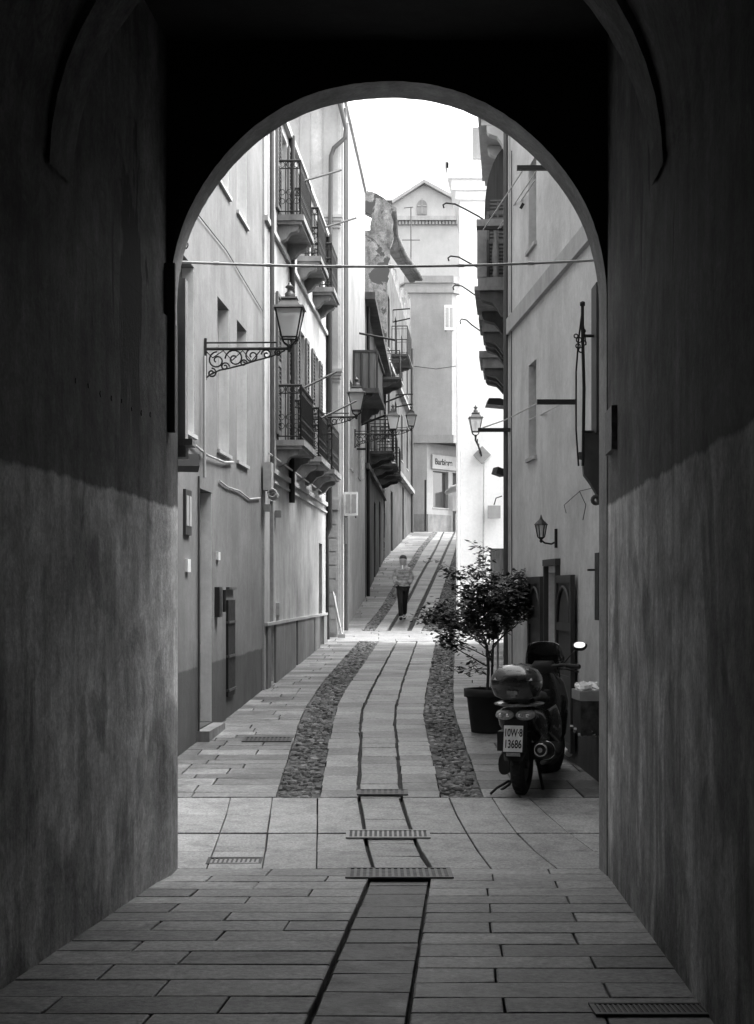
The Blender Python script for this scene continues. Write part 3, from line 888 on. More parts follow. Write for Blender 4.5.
pipe(hC, [PX(339,100,33), PX(346,128,33), PX(345,138,33), PX(334,148,33), PX(331,156,33), PX(330,250,33), PX(330,400,33)], .05, 'ironl')
pipe(hC, [FC.at(.9,.06,12.9), FC.at(.9,.06,3.)], .04, 'ironl')
# enclosed balcony box
mb = MB(); u0, u1 = FC2.ud(38.4), FC2.ud(42.2)
zb0, zb1 = ZC+(HY-388)*38.4/F0, ZC+(HY-350)*38.4/F0
FC2.box(mb, u0, u1, 0, .66, zb0-.12, zb0)
b = mb.build('balcony', M['corbd'], hC)
mb = MB(); FC2.box(mb, u0+.04, u1-.04, .01, .58, zb0+.003, zb1-.06); mb.build('enclosure', M['woodm'], b)
mb = MB()
for f in (0., .33, .66, 1.): mb.tube([FC2.at(u0+.03, .6*f+.02, zb0), FC2.at(u0+.03, .6*f+.02, zb1)], .03, 5)
FC2.box(mb, u0, u1, 0, .64, zb1-.06, zb1)
mb.build('frame', M['woodd'], b)
for u in (u0+.3, u1-.3): corbel(FC2, u, .2, .5, zb0-.122, .4).build('bracket', M['corbd'], b)
# air conditioner on C
def ac_unit(label, p, size, rz=0):
    t_ = thing('air_conditioner', label, 'air conditioner', p, rz, 'outdoor air conditioning units')
    w, dp, h = size
    mb = MB(); mb.box((0,0,0), size); 
    lbuild(mb, 'casing', M['plast'], t_)
    mb = MB()
    for k in (-1,1):
        mb.box((k*w*.22,-dp/2-.006,0),(w*.34,.008,h*.8))
    lbuild(mb, 'grille', M['grey'], t_)
    mb = MB()
    for k in (-1,1): mb.box((k*w*.35,dp*.2,-h/2-.03),(.03,dp*1.1,.03))
    lbuild(mb, 'bracket', M['ironl'], t_)
ac_unit('white air conditioner low on the pale pilaster house', PX(351,504,33.4)+Vector((.0,0,0)), (.3,.25,.52))
# leaning boards
lb = thing('leaning_broom', 'two pale poles leaning against the rusticated base of the tall house', 'broom', PX(340,637,32.8))
mb = MB(); mb.tube([PX(333,592,33.0), PX(342,636,32.7)], .022, 6); mb.build('handle', M['woodl'], lb)
mb = MB(); mb.tube([PX(335,596,33.0), PX(338,636,32.7)], .018, 6); mb.build('handle', M['woodl'], lb)
mb = MB(); mb.box(PX(341.5,636,32.65), (.16,.08,.08)); mb.build('brush', M['grey'], lb)

# ------------------------------------------------------------------ house D1 (dark) and D2 (ruined gable)
hD = thing('dark_house', 'low dark peeling house halfway up the left side with clustered balconies', 'house', (-.35, 43.6, 1.7))
FD = Fr((-.35,43.62),(.28,59.7)); ud_ = FD.ud
ops = [(ud_(45.5),ud_(46.6),1.6,4.4),(ud_(50),ud_(51.2),2.2,4.9),(ud_(54.5),ud_(55.7),2.6,5.2),(ud_(46),ud_(47),6.3,8.6),(ud_(50.5),ud_(51.5),6.3,8.6),(ud_(55),ud_(56),6.6,8.8)]
facade(FD, 0, 10.6, ops, .2).build('wall', M['Dd'], hD)
body(hD, [tuple(FD.at(0,-.27,0))[:2], tuple(FD.at(FD.L,-.27,0))[:2], (-8,59.7),(-8,43.65)], 0, 10.58, 'Dd', over=.1)
for o in ops[:3]: door(FD, o, .2, hD)
for o in ops[3:]: window(FD, o, .2, hD, 'woodd')
mb = MB(); FD.box(mb, -.1, FD.L, 0, .3, 10.4, 10.6); FD.box(mb, 0, FD.L, 0, .12, 5.5, 5.65); mb.build('cornice', M['corbd'], hD)
for a, b in ((45.3,47.3),(49.8,51.9),(54.2,56.4)):
    balcony(FD, ud_(a), ud_(b), .75, 6.15, .95, hD, 'corbd', sp=.16, cm='corbd', scroll=False)
balcony(FD, ud_(57), ud_(59.3), .7, 10.05, 1.0, hD, 'corbd', sp=.16, cm='corbd', scroll=False)
pipe(hD, [FD.at(.6,.07,10.3), FD.at(.6,.07,1.5)], .05, 'iron')
hR = thing('ruined_gable_house', 'tall ruined-looking house with broken gable and sagging gutter at the top of the lane', 'house', (.28, 59.72, 3.1))
FE = Fr((.28,59.75),(1.84,81.5)); ue = FE.ud
ops = [(ue(a),ue(a+1.3),z0,z0+2.2) for a in (62,67,72,77) for z0 in (8.2,12)] + [(ue(64),ue(65.4),3.5,6.2),(ue(73),ue(74.4),4.3,7)]
facade(FE, 2, 15.6, ops, .2).build('wall', M['Dd'], hR)
body(hR, [(.02,60.0),(1.55,81.5),(-8,81.5),(-8,60.0)], 2, 15.55, 'Dd', over=.1)
for o in ops[:8]: window(FE, o, .2, hR, 'woodd', sill=True)
for o in ops[8:]: door(FE, o, .2, hR)
# gable end (camera facing), broken outline, real thickness
pts = [(-3,2),(.28,2),(.42,13.9),(.5,15.2),(.62,16.0),(.58,17.2),(.15,17.5),(-.35,17.75),(-.5,17.8),(-.5,16.9),(-.22,16.7),(-.25,16.2),(-.8,16.1),(-1.2,16.4),(-3,16.0)]
jg = []
for (x0, z0_), (x1, z1_) in zip(pts[2:], pts[3:]):
    n_ = max(1, int(math.hypot(x1-x0, z1_-z0_)/.16))
    for k in range(n_): jg.append((x0+(x1-x0)*k/n_+random.uniform(-.05,.05), z0_+(z1_-z0_)*k/n_+random.uniform(-.08,.08)))
pts = pts[:2]+jg+pts[-1:]
mb = MB(); mb.hexa([(x,59.80,z) for x, z in pts][::-1], [(x,59.25,z) for x, z in pts][::-1]); mb.build('gable_wall', M['D2'], hR)
mb = MB(); FE.box(mb, 0, FE.L, 0, .22, 7.15, 7.35); FE.box(mb, 0, FE.L, 0, .2, 11.1, 11.25)
mb.build('string_course', M['corb'], hR)
tp = [(ue(60.5),15.7),(ue(63),15.9),(ue(66),16.0),(ue(68),16.5),(ue(72),16.3),(ue(74),16.9),(ue(78),17.4),(ue(81.3),17.7)]
mb = MB()
for (ua_, za_), (ub_, zb_) in zip(tp, tp[1:]):
    mb.hexa([FE.at(ua_,0,15.603),FE.at(ub_,0,15.603),FE.at(ub_,-.4,15.603),FE.at(ua_,-.4,15.603)],[FE.at(ua_,0,za_),FE.at(ub_,0,zb_),FE.at(ub_,-.4,zb_),FE.at(ua_,-.4,za_)])
mb.build('broken_parapet', M['D2'], hR)
# sagging eaves gutter
mb = MB()
for k in range(3):
    mb.tube([PX(388+3*k,205+2*k,61), PX(390+3*k,236,63), PX(399+2.5*k,254,68), PX(411+3*k,272,76), PX(417+2*k,279,80)], .12, 6)
mb.build('gutter', M['corbd'], hR)
mb = MB(); mb.hexa([PX(384,200,61.2),PX(392,200,61.2),PX(397,240,63),PX(390,244,63)], [p+Vector((0,.8,0)) for p in (PX(384,200,61.2),PX(392,200,61.2),PX(397,240,63),PX(390,244,63))])
mb.hexa([PX(390,244,63),PX(396,240,63),PX(419,275,80),PX(415,282,80)], [p+Vector((-.25,.3,.0)) for p in (PX(390,244,63),PX(396,240,63),PX(419,275,80),PX(415,282,80))])
mb.build('eaves', M['corbd'], hR)
balcony(FE, ue(64.5), ue(68), .7, 12.1, 1.2, hR, 'corbd', sp=.2, cm='corbd', scroll=False)
for (x, y, dd) in ((393,310,62),(396,395,62)):
    mb = MB(); a = PX(x,y,dd); mb.tube([a+Vector((.7,-.3,0)), a, a+Vector((0,0,-.5)), a+Vector((.7,-.3,-.4))], .03, 5)
    mb.build('iron_bracket', M['iron'], hR)
pipe(hR, [FE.at(FE.L-.4,.1,15), FE.at(FE.L-.4,.1,5)], .07, 'ironl')
for (x0,y0,x1,y1,dd,l) in ((358,333,395,340,41,'thin dark rail sticking out above the boxed balcony'),(361,425,386,415,42,'dark pole slanting up in front of the dark balconies'),(347,449,366,449,40,'thin pale pole sticking out below the second lantern'),(386,402,404,395,50,'short dark double bar above the third lantern')):
    pole(l, PX(x0,y0,dd), PX(x1,y1,dd), .03)
# hanging cloth on the balcony
mb = MB(); pts = [PX(359,455,42),PX(363,458,42),PX(364,478,42),PX(360,480,42),PX(362,468,42)]
mb.hexa(pts, [p+Vector((0,.03,0)) for p in pts]); tag(mb.build('hanging_cloth', M['paper']), 'small pale cloth hanging below the dark balconies', 'cloth')

# ------------------------------------------------------------------ end building with shop
hE = thing('corner_shop_building', 'pale building closing the top of the lane with a shop under its overhanging corner', 'building', (1.9, 82, 5))
DE = 82.
zE = lambda y: ZC+(HY-y)*DE/F0
xE = lambda x: (x-CX)*DE/F0
FEs = Fr((xE(405), DE), (xE(452), DE)); FEc = Fr((xE(452), DE), (xE(452)+4., DE+4.5))
mb = facade(FEs, zE(438), zE(283), [], .1); facade(FEc, zE(438), zE(283), [(.6,1.9,zE(405),zE(378)),(.6,1.9,zE(330),zE(300))], .15, mb)
mb.build('wall', M['E'], hE)
window(FEc, (.6,1.9,zE(405),zE(378)), .15, hE); window(FEc, (.6,1.9,zE(330),zE(300)), .15, hE)
body(hE, [(xE(405),DE+.25),(xE(452)-.05,DE+.25),(xE(452)+3.8,DE+4.7),(9,95),(-3,95)], zE(438)+.01, zE(283)-.02, 'E', over=.15)
mb = MB(); 
for (ya, yb) in ((283,276),(293,287),(443,435)):
    mb = MB(); FEs.box(mb, -.05, FEs.L+.05, -.1, .12, zE(ya), zE(yb)); FEc.box(mb, .0, 4, -.1, .10, zE(ya)+.004, zE(yb)-.004)
    mb.build('string_course', M['band'], hE)
# ground floor: pier left, recessed angled shop front
Fg = Fr((xE(405), DE+.05), (xE(427), DE+.05)); Fs = Fr((xE(427), DE+.05), (xE(427)+2.6, DE+3.2))
mb = facade(Fg, 4, zE(438), [], .1)
sw = (.55, 1.95, zE(507), zE(470)); sd = (2.35, 3.0, 4.9, zE(470))
facade(Fs, 4, zE(443), [sw, sd], .2, mb)
mb.build('ground_floor_wall', M['E'], hE)
mb = MB(); Fg.box(mb, .3, Fg.L-.01, 0, .04, 4.8, zE(514)); Fs.box(mb, .02, 2.2, 0, .04, 4.8, zE(514)); mb.build('plinth', M['dado'], hE)
window(Fs, sw, .2, hE, 'woodm', cols=1, rows=1); door(Fs, sd, .2, hE, 'woodd')
mb = MB(); mb.prism([(xE(427)+2.6,DE+3.3),(9,DE+3.3),(9,95),(3,95)], 4, zE(438)); mb.build('back_shop_wall', M['dado'], hE)
mb = MB(); mb.box((xE(455)+.6, DE+1.6, 6.9),(1.3,.15,1.1)); mb.box((xE(455)+.6, DE+1.5, 5.6),(1.0,.2,1.2)); mb.build('shop_panel', M['trim'], hE)
# sloping haunch under the overhang
mb = MB(); z0 = zE(443); mb.hexa([(xE(427),DE+.3,z0+.02),(xE(460),DE+.3,z0+.02),(xE(454),DE+.3,zE(441))][:3], [(xE(427),DE-.02,z0-.3),(xE(460),DE-.02,z0),(xE(454),DE-.02,z0)][:3])
# sign
sgn = thing('shop_sign', 'pale shop sign with dark lettering at the top of the lane', 'sign', Fs.at(.4, .08, zE(466)))
mb = MB(); Fs.box(mb, .35, 3.0, .02, .12, zE(468), zE(454)); mb.build('sign_board', M['pale'], sgn)
def text(s, size, mat, parent, M4, name='lettering', ext=.004, bold=0.):
    cu = bpy.data.curves.new('t', 'FONT'); cu.body = s; cu.size = size; cu.extrude = ext; cu.offset = bold
    cu.align_x = 'CENTER'; cu.align_y = 'CENTER'
    to = bpy.data.objects.new('t', cu); COL.objects.link(to)
    bpy.context.view_layer.update()
    me = bpy.data.meshes.new_from_object(to.evaluated_get(bpy.context.evaluated_depsgraph_get()))
    bpy.data.objects.remove(to); bpy.data.curves.remove(cu)
    me.transform(WM[parent.name].inverted() @ M4); me.materials.clear(); me.materials.append(mat); me.name = name
    o = bpy.data.objects.new(name, me); COL.objects.link(o); o.parent = parent; WM[o.name] = WM[parent.name].copy()
    return o
M4 = Matrix.Translation(Fs.at(1.35,.13,zE(461))) @ Matrix.Rotation(Fs.ang, 4, 'Z') @ Matrix.Rotation(R(90), 4, 'X')
text('Barbiere', .46, M['ink'], sgn, M4, bold=.012)
aw = thing('awning', 'pale folded shop awning at the right of the lane top', 'awning', PX(452,500,80))
mb = MB(); mb.tube([PX(446,493,81), PX(453,489,80.5), PX(462,487,80)], [.1,.2,.25], 8); mb.build('canopy_roll', M['trim'], aw)
bl_ = thing('bollard', 'dark iron post beside the pale pier at the top of the lane', 'post', PX(425,531,81.4))
mb = MB(); mb.tube([PX(425.5,531,81.4), PX(425.5,480,81.4)], .055, 8); mb.build('post', M['iron'], bl_)
ac_unit('white air conditioner high on the end building beside the white house', PX(449,318,81.2), (.5,.35,1.35))
mb = MB(); mb.tube([PX(412,366,82-.05), PX(436,369,81.3), PX(457,366,81.5)], .02, 5); tag(mb.build('cable', M['ink']), 'thin cable sagging across the end building above the shop', 'cable')
an = thing('tv_antenna', 'thin rooftop television antenna in front of the church gable', 'antenna', PX(411,276,84))
mb = MB(); mb.tube([PX(411,285,84), PX(411,207,84)], .035, 6); mb.build('mast', M['ironl'], an)
mb = MB(); mb.tube([PX(404,208,84), PX(413,207,84)], .03, 5); mb.tube([PX(402,240,84), PX(420,240,84)], .03, 5); mb.build('crossbar', M['ironl'], an)

# ------------------------------------------------------------------ church
DC = 130.
hS = thing('church', 'bright church facade with pediment and small arched window beyond the rooftops', 'church', (4, DC, 6))
def PC(x, y): return PX(x, y, DC)
def slabpoly(pts, d0, d1, name, mat):
    mb = MB(); mb.hexa([PX(x,y,d0) for x, y in pts], [PX(x,y,d0)+Vector((0,d1-d0,0)) for x, y in pts]); return mb.build(name, M[mat], hS)
slabpoly([(380,560),(470,560),(470,220),(380,220)], DC, DC+12, 'wall', 'church')
slabpoly([(390,219.5),(460,219.5),(460,204),(424,184.5),(390,206)], DC+.3, DC+11, 'gable', 'church')
mb = MB()
for a, b in (((387,206.5),(424,182.5)),((424,182.5),(464,204))):
    p, q = PX(*a, DC-.2), PX(*b, DC-.2); e = Vector((0,12,0)); u_ = Vector((0,0,.3))
    mb.hexa([p, q, q+u_, p+u_], [p+e, q+e, q+u_+e, p+u_+e])
mb.build('roof', M['trim'], hS)
mb = MB(); p, q = PX(388,218,DC-.4), PX(462,216,DC-.4); mb.box(((p.x+q.x)/2, DC-.2, p.z), (q.x-p.x, .5, .35))
for k in range(22):
    x = p.x + (q.x-p.x)*(k+.5)/22; mb.box((x, DC-.12, p.z-.35), (.18,.3,.3))
mb.build('cornice', M['trim'], hS)
mb = MB(); c = PX(422,206,DC+.25); pts = [(c.x-.42,c.z-.75),(c.x+.42,c.z-.75)]+[(c.x+.42*math.cos(PI*k/10), c.z+.1+.42*math.sin(PI*k/10)) for k in range(11)]
mb.hexa([(x,DC+.2,z) for x, z in pts], [(x,DC+.32,z) for x, z in pts]); w = mb.build('window', M['band'], hS)
mb = MB(); mb.box((c.x,DC+.17,c.z),(.08,.04,1.3)); mb.box((c.x,DC+.17,c.z),(.8,.04,.08)); mb.build('window_frame', M['pale'], w)

# ------------------------------------------------------------------ right house 1
PA, PB = (XRF(19.4), 19.4), (XRF(10.6), 10.6)
FH = Fr(PA, PB); uh = lambda d: (19.4-d)/abs(FH.t.y)
hH = thing('lantern_house', 'pale plastered house on the right with slanting band, small lamp and open shutters', 'house', (PA[0], 19.4, .4))
ow = (uh(17.75), uh(17.2), 3.5, 4.6); ow2 = (uh(17.75), uh(17.2), 5.95, 6.95); odr = (uh(16.4), uh(15.75), .3, 2.14); ow3 = (uh(13.35), uh(12.5), 2.9, 4.6)
facade(FH, -.3, 8.4, [ow, ow2, odr, ow3], .14).build('wall', M['H1'], hH)
body(hH, [tuple(FH.at(0,-.21,0))[:2], tuple(FH.at(FH.L,-.21,0))[:2], (9,10.6),(9,19.4)][::-1], -.3, 8.38, 'H1', over=0)
window(FH, ow, .14, hH); window(FH, ow2, .14, hH); window(FH, ow3, .14, hH)
door(FH, odr, .14, hH, 'woodl')
mb = MB(); a, b, c, d_ = odr
FH.box(mb, a-.07, a, .0, .05, c, d_+.07); FH.box(mb, b, b+.05, .0, .05, c, d_+.07); FH.box(mb, a-.08, b+.06, .0, .055, d_+.072, d_+.14)
mb.build('door_frame', M['woodd'], hH)
def arched_leaf(F, u0, u1, out, z0, z1, parent, lab=None):
    mb = MB(); w = .08; th = .045
    F.box(mb, u0, u0+w, out, out+th, z0, z1); F.box(mb, u1-w, u1, out, out+th, z0, z1)
    zm = z0+(z1-z0)*.38; zq = z0+(z1-z0)*.68
    for z in (z0, zm, zq, z1-w): F.box(mb, u0+w, u1-w, out+.003, out+th-.003, z, z+w)
    F.box(mb, u0+w, u1-w, out+.008, out+.02, z0+w, z1-w)
    cu = (u0+u1)/2; r = (u1-u0)/2-w
    pts = [F.at(cu-r*math.cos(PI*k/10), out+th-.01, z1-.12-r+r*math.sin(PI*k/10)) for k in range(11)]
    mb.tube(pts, .018, 5)
    return mb.build('shutter', M['woodd'], parent)
arched_leaf(FH, uh(15.62), uh(14.75), .03, .34, 2.1, hH)
arched_leaf(FH, uh(17.4), uh(16.52), .03, .42, 2.1, hH)
mb = MB(); FH.box(mb, 0, FH.L, .0, .05, 5.22, 5.42); mb.build('string_course', M['trim'], hH)
pipe(hH, [FH.at(.15,.05,8.3), FH.at(.15,.05,.5)], .03, 'ironl')
pipe(hH, [FH.at(uh(15.9),.04,.42), FH.at(uh(14.9),.06,.33)], .04, 'trim', 'pipe_stub')
# ornate window guard + console near arch
gd = thing('window_guard', 'tall iron window guard with ball finial beside the arch on the right', 'window guard', FH.at(uh(13),0,3))
mb = MB(); 
def GX(x, y, d=12.6): return PX(x, y, d)
mb.tube([GX(583,466),GX(584,388),GX(582.5,330),GX(582.5,306)], .014, 6)
mb.tube([GX(582.5,308),GX(578.5,340),GX(576,372),GX(576,430),GX(578.5,466)], .008, 5)
mb.tube([GX(582.5,318),GX(586,345)], .006, 5)
mb.lathe([(.002,-.025),(.022,-.015),(.022,.015),(.002,.025)], GX(582.5,304), 10)
mb.tube([GX(583,336),GX(598,336,13.1)], .014, 5); mb.tube([GX(583,432),GX(598,432,13.1)], .014, 5)
for (x, y, r) in ((579,340,.022),(578,346,.018),(581,350,.02),(576,336,.016),(584,343,.018),(583.5,331,.015)): mb.torus(GX(x,y), r, .006, 'y', 12, 5)
mb.build('guard_bars', M['iron'], gd)
mb = MB(); mb.box(GX(599,360,12.9), (.09,.3,1.28)); mb.build('shutter_leaf', M['woodd'], gd)
mb = MB()
prof = [(605,432),(584,432),(584,452),(579,452),(579,457),(584,458),(583,464),(584,474),(590,482),(596,492),(598,500),(605,503)]
mb.hexa([GX(x,y,12.85) for x, y in prof], [GX(x,y,12.85)+Vector((.02,.22,0)) for x, y in prof]); mb.build('console', M['corbd'], gd)
mb = MB()
mb.torus(GX(596,500,12.83), .03, .018, 'y', 12, 6); mb.build('rosette', M['corbd'], gd)
# small carriage lamp
cl = thing('wall_lamp', 'small black carriage lamp on the right house wall above the open shutters', 'wall lamp', FH.at(FH.u(557), 0, ZC+(HY-545)*15.8/F0))
uu = FH.u(557); p = FH.at(uu,.17,0); x0_, y0_ = p.x, p.y; zb = ZC+(HY-543)*y0_/F0
mb = MB(); mb.tube([FH.at(uu,.0,zb+.02), FH.at(uu,.06,zb-.01), FH.at(uu,.13,zb+.0), (x0_,y0_,zb+.03)], .010, 6)
mb.box(FH.at(uu,.01,zb+.05), (.03,.06,.2)); mb.build('bracket', M['iron'], cl)
mb = MB()
for k in range(6):
    a = PI/3*k; mb.tube([(x0_+.035*math.cos(a),y0_+.035*math.sin(a),zb+.06),(x0_+.06*math.cos(a),y0_+.06*math.sin(a),zb+.19)], .006, 4)
mb.lathe([(.004,-.0),(.02,.02),(.012,.035),(.035,.055),(.036,.062)], (x0_,y0_,zb), 8)
mb.lathe([(.075,.19),(.07,.20),(.03,.24),(.02,.25),(.012,.27),(.004,.30)], (x0_,y0_,zb), 8, smooth=False)
mb.build('lamp_cage', M['iron'], cl)
mb = MB(); mb.lathe([(.032,.063),(.054,.188)], (x0_,y0_,zb), 6, smooth=False); mb.build('glass', M['lglass'], cl)
# dark hanging sign edge by the right jamb
mb = MB(); FH.box(mb, FH.u(600), FH.u(604), .0, .05, FH.z(600,620), FH.z(600,553)); FH.box(mb, FH.u(599), FH.u(600), .0, .11, FH.z(600,571), FH.z(600,569))
tag(mb.build('iron_latch_bar', M['iron']), 'tall thin dark iron bar on the right wall at the arch edge', 'iron bar')
# litter bin
bd = 13.75
bt = thing('litter_bin', 'dark wall mounted litter bin at the right edge of the arch', 'litter bin', FH.at(uh(bd),0,.6))
mb = MB(); FH.box(mb, uh(bd)-.12, uh(bd)+.25, .0, .22, .64, .95); 
mb.build('bin_body', M['binm'], bt)
mb = MB(); FH.box(mb, uh(bd)-.13, uh(bd)+.26, .0, .23, .952, 1.04); mb.build('rim', M['grey'], bt)
mb = MB()
for k in range(40):
    mb.box(FH.at(uh(bd)+random.uniform(-.13,.24), random.uniform(.08,.235), random.uniform(.64,.69)), (.03,.03,.025), rz=random.random()*3, rx=random.random())
mb.build('mesh_edge', M['grey'], bt)
mb = MB()
for k in range(26):
    mb.box(FH.at(uh(bd)+random.uniform(-.1,.2), random.uniform(.04,.2), 1.05+random.uniform(0,.035)), (.08,.06,.03), rz=random.random()*3, rx=random.uniform(-.5,.5), ry=random.uniform(-.5,.5))
tag(mb.build('crumpled_paper', M['paper']), 'crumpled white paper heaped on top of the wall litter bin', 'paper')

# ------------------------------------------------------------------ house 1b with stone balconies
X1b = lambda d: .0895*d+.05
PA, PB = (X1b(31.5), 31.5), (X1b(19.45), 19.45)
FK = Fr(PA, PB); uk = lambda d: (31.5-d)/abs(FK.t.y)
hK = thing('stone_balcony_house', 'weathered house on the right with carved stone balconies and open arched shutters', 'house', (PA[0], 31.5, .8))
ops = [(uk(24.4), uk(23.3), 5.2, 7.5), (uk(28.6), uk(27.5), 5.2, 7.5), (uk(23), uk(22), .3, 2.6)]
facade(FK, -.2, 9.3, ops, .15).build('wall', M['H1b'], hK)
body(hK, [tuple(FK.at(0,-.22,0))[:2], tuple(FK.at(FK.L,-.22,0))[:2], (10,19.45),(10,31.5)][::-1], -.2, 9.28, 'H1b', over=.15)
for o in ops[:2]: window(FK, o, .15, hK, 'woodm', sill=False)
door(FK, ops[2], .15, hK)
# balustraded stone balcony 1
def stone_balc(d0, d1, out, zt, h, solid):
    u0, u1 = uk(d1), uk(d0)
    mb = MB(); FK.box(mb, u0, u1, 0, out, zt-.14, zt); FK.box(mb, u0-.04, u1+.04, 0, out+.05, zt-.2, zt-.142)
    b = mb.build('balcony', M['corb'], hK)
    mb = MB()
    FK.box(mb, u0, u1, out-.1, out+.02, zt+h-.1, zt+h); FK.box(mb, u0, u0+.1, 0, out-.1, zt+h-.1, zt+h); FK.box(mb, u1-.1, u1, 0, out-.1, zt+h-.1, zt+h)
    FK.box(mb, u1-.12, u1+.01, out-.13, out+.01, zt, zt+h-.1)
    mb.build('handrail', M['corb'], b)
    mb = MB(); pr = [(.03,0),(.05,.03),(.03,.08),(.055,.2),(.05,.3),(.025,.45),(.03,.55),(.05,.58)]
    k = (h-.1)/.58
    for i in range(2): mb.lathe([(r, z*k) for r, z in pr], FK.at(u1-.06, out*(.18+.34*i), zt), 10)
    n_ = int((u1-u0)/.16)
    for i in range(n_): mb.lathe([(r, z*k) for r, z in pr], FK.at(u0+.1+(u1-u0-.3)*i/n_, out-.05, zt), 8)
    mb.build('baluster', M['corb'], b)
    for u in (u1-.14, u0+.14):
        corbel(FK, u, .22, out*.95, zt-.205, .42).build('bracket', M['corbd'], b)
    return b
stone_balc(22.0, 23.9, .54, 6.55, .85, False)
def console(d0, d1, out, zt, th, parent):
    u0, u1 = uk(d1), uk(d0)
    mb = MB(); FK.box(mb, u0, u1, 0, out, zt-.12, zt); FK.box(mb, u0+.05, u1-.05, 0, out*.9, zt-.3, zt-.122)
    b = mb.build('balcony', M['corb'], parent)
    for u in (u1-.2, u0+.2, (u0+u1)/2): corbel(FK, u, .22, out*.85, zt-.302, th).build('bracket', M['corbd'], b)
console(24.4, 25.9, .58, 6.47, .42, hK)
console(26.6, 28.2, .62, 6.2, .35, hK)
# open arched leaf above balcony 1 (perpendicular to the wall)
d_l = 23.2; w_l = .46; uq = uk(d_l)
zt0, ztm, zt1 = 6.6, 8.05, 8.85
mb = MB(); pts = [(.02,zt0),(w_l,zt0),(w_l,ztm-.25)]+[(.02+(w_l-.02)*math.cos(a), ztm-.25+(zt1-ztm+.25)*math.sin(a)) for a in [PI/2*k/8 for k in range(1,9)]]
mb.hexa([FK.at(uq,o,z) for o, z in pts], [FK.at(uq+.04,o,z) for o, z in pts])
lf = mb.build('shutter', M['woodd'], hK)
mb = MB(); 
FK.box(mb, uq+.042, uq+.055, .04, .09, zt0+.1, zt1-.2); FK.box(mb, uq+.042, uq+.055, w_l-.07, w_l-.02, zt0+.1, ztm-.3); FK.box(mb, uq+.042, uq+.055, .24, .27, zt0+.1, ztm-.1)
for z in (zt0+.1, 7.3, ztm-.3): FK.box(mb, uq+.045, uq+.058, .05, w_l-.03, z, z+.05)
for k in range(22): FK.box(mb, uq+.04, uq+.052, .09, w_l-.08, zt0+.2+k*.055, zt0+.225+k*.055)
mb.build('louvres', M['woodm'], lf)
# upper cornice consoles
mb = MB(); u1 = uk(22.5)
FK.box(mb, uk(26), u1, 0, .55, 9.05, 9.2); FK.box(mb, uk(26)+.05, u1-.05, 0, .5, 8.95, 9.047)
mb.build('eaves', M['trim'], hK)
for u in (u1-.15, u1-1.2): corbel(FK, u, .2, .42, 8.945, .4).build('bracket', M['trim'], hK)
# clothes lines on the right
def bar(label, x0, x1, y, d, r=.03):
    mb = MB(); p, q = PX(x0,y,d), PX(x1,y,d); mb.box((p+q)/2, (q.x-p.x, .05, r*1.6)); return tag(mb.build('drying_pole', M['iron']), label, 'pole', 'clothes drying poles')
bar('dark bar near the arch top at right with lines tied to it', 517, 557, 168, 15.9)
bar('dark bar across the front of the stone balustrade holding clothes lines', 477, 514, 228, 21.7)
bar('dark bar held out from the right wall level with the narrow window', 537, 575, 402, 14.9, .03)
bar('dark bar below the stone consoles in front of the white wall', 478, 520, 430, 19.2)
def line(label, pts, r=.008, mat='cable', nm='clothes_line'):
    mb = MB(); mb.tube(pts, r, 5); return tag(mb.build(nm, M[mat]), label, 'line' if nm == 'clothes_line' else 'cable', 'clothes lines')
line('leftmost of the three upper lines from the balustrade bar to the bar by the arch', [PX(483,230,21.7), PX(523,170,15.9)])
line('middle upper line from the balustrade bar with a peg on it', [PX(498,229,21.7), PX(537,170,15.9)])
line('lower upper line crossing the arched shutter to the wall bar', [PX(500,228,21.7), PX(513,213,20), PX(535,180,16)])
line('upper of the two lower lines between the dark bars on the right wall', [PX(482,428,19.2), PX(505,420,18), PX(540,402,14.9)])
line('lower of the two low lines between the dark bars at right', [PX(520,424,18.5), PX(540,415,17), PX(563,403,14.9)])
mb = MB(); mb.box(PX(522,206,18), (.035,.02,.07), ry=.5); tag(mb.build('clothes_peg', M['iron']), 'small dark clothes peg on an upper line at right', 'clothes peg')
# curved iron hooks
for i, (x0,y0,x1,y1,dd,lab) in enumerate(((443,205,478,216,23,'topmost curved iron hook arm beside the stone balustrade'),(448,258,479,268,24.5,'second curved iron hook arm, just above the street cable'),(453,287,479,298,27,'third curved iron hook arm, level with the first console'),(460,321,479,330,29,'lowest curved iron hook arm, level with the second console'))):
    mb = MB(); k = (x1-x0)/35
    mb.tube([PX(x0+1*k,y0+3,dd), PX(x0,y0,dd), PX(x0+3*k,y0-2,dd), PX(x0+12*k,y0-1,dd), PX(x0+22*k,y0+4,dd), PX(x1,y1,dd), PX(x1+6,y1+4,dd)], .013, 6)
    tag(mb.build('iron_hook', M['iron']), lab, 'hook', 'curved iron hooks')
mb = MB(); lo = [PX(487,404,25),PX(489,398,25),PX(500,398,25),PX(511,402,25),PX(510,406,25),PX(498,405,25)]
mb.hexa(lo, [p+Vector((0,.5,0)) for p in lo]); tag(mb.build('lamp_hood', M['iron']), 'small dark hood projecting below the stone consoles', 'hood')
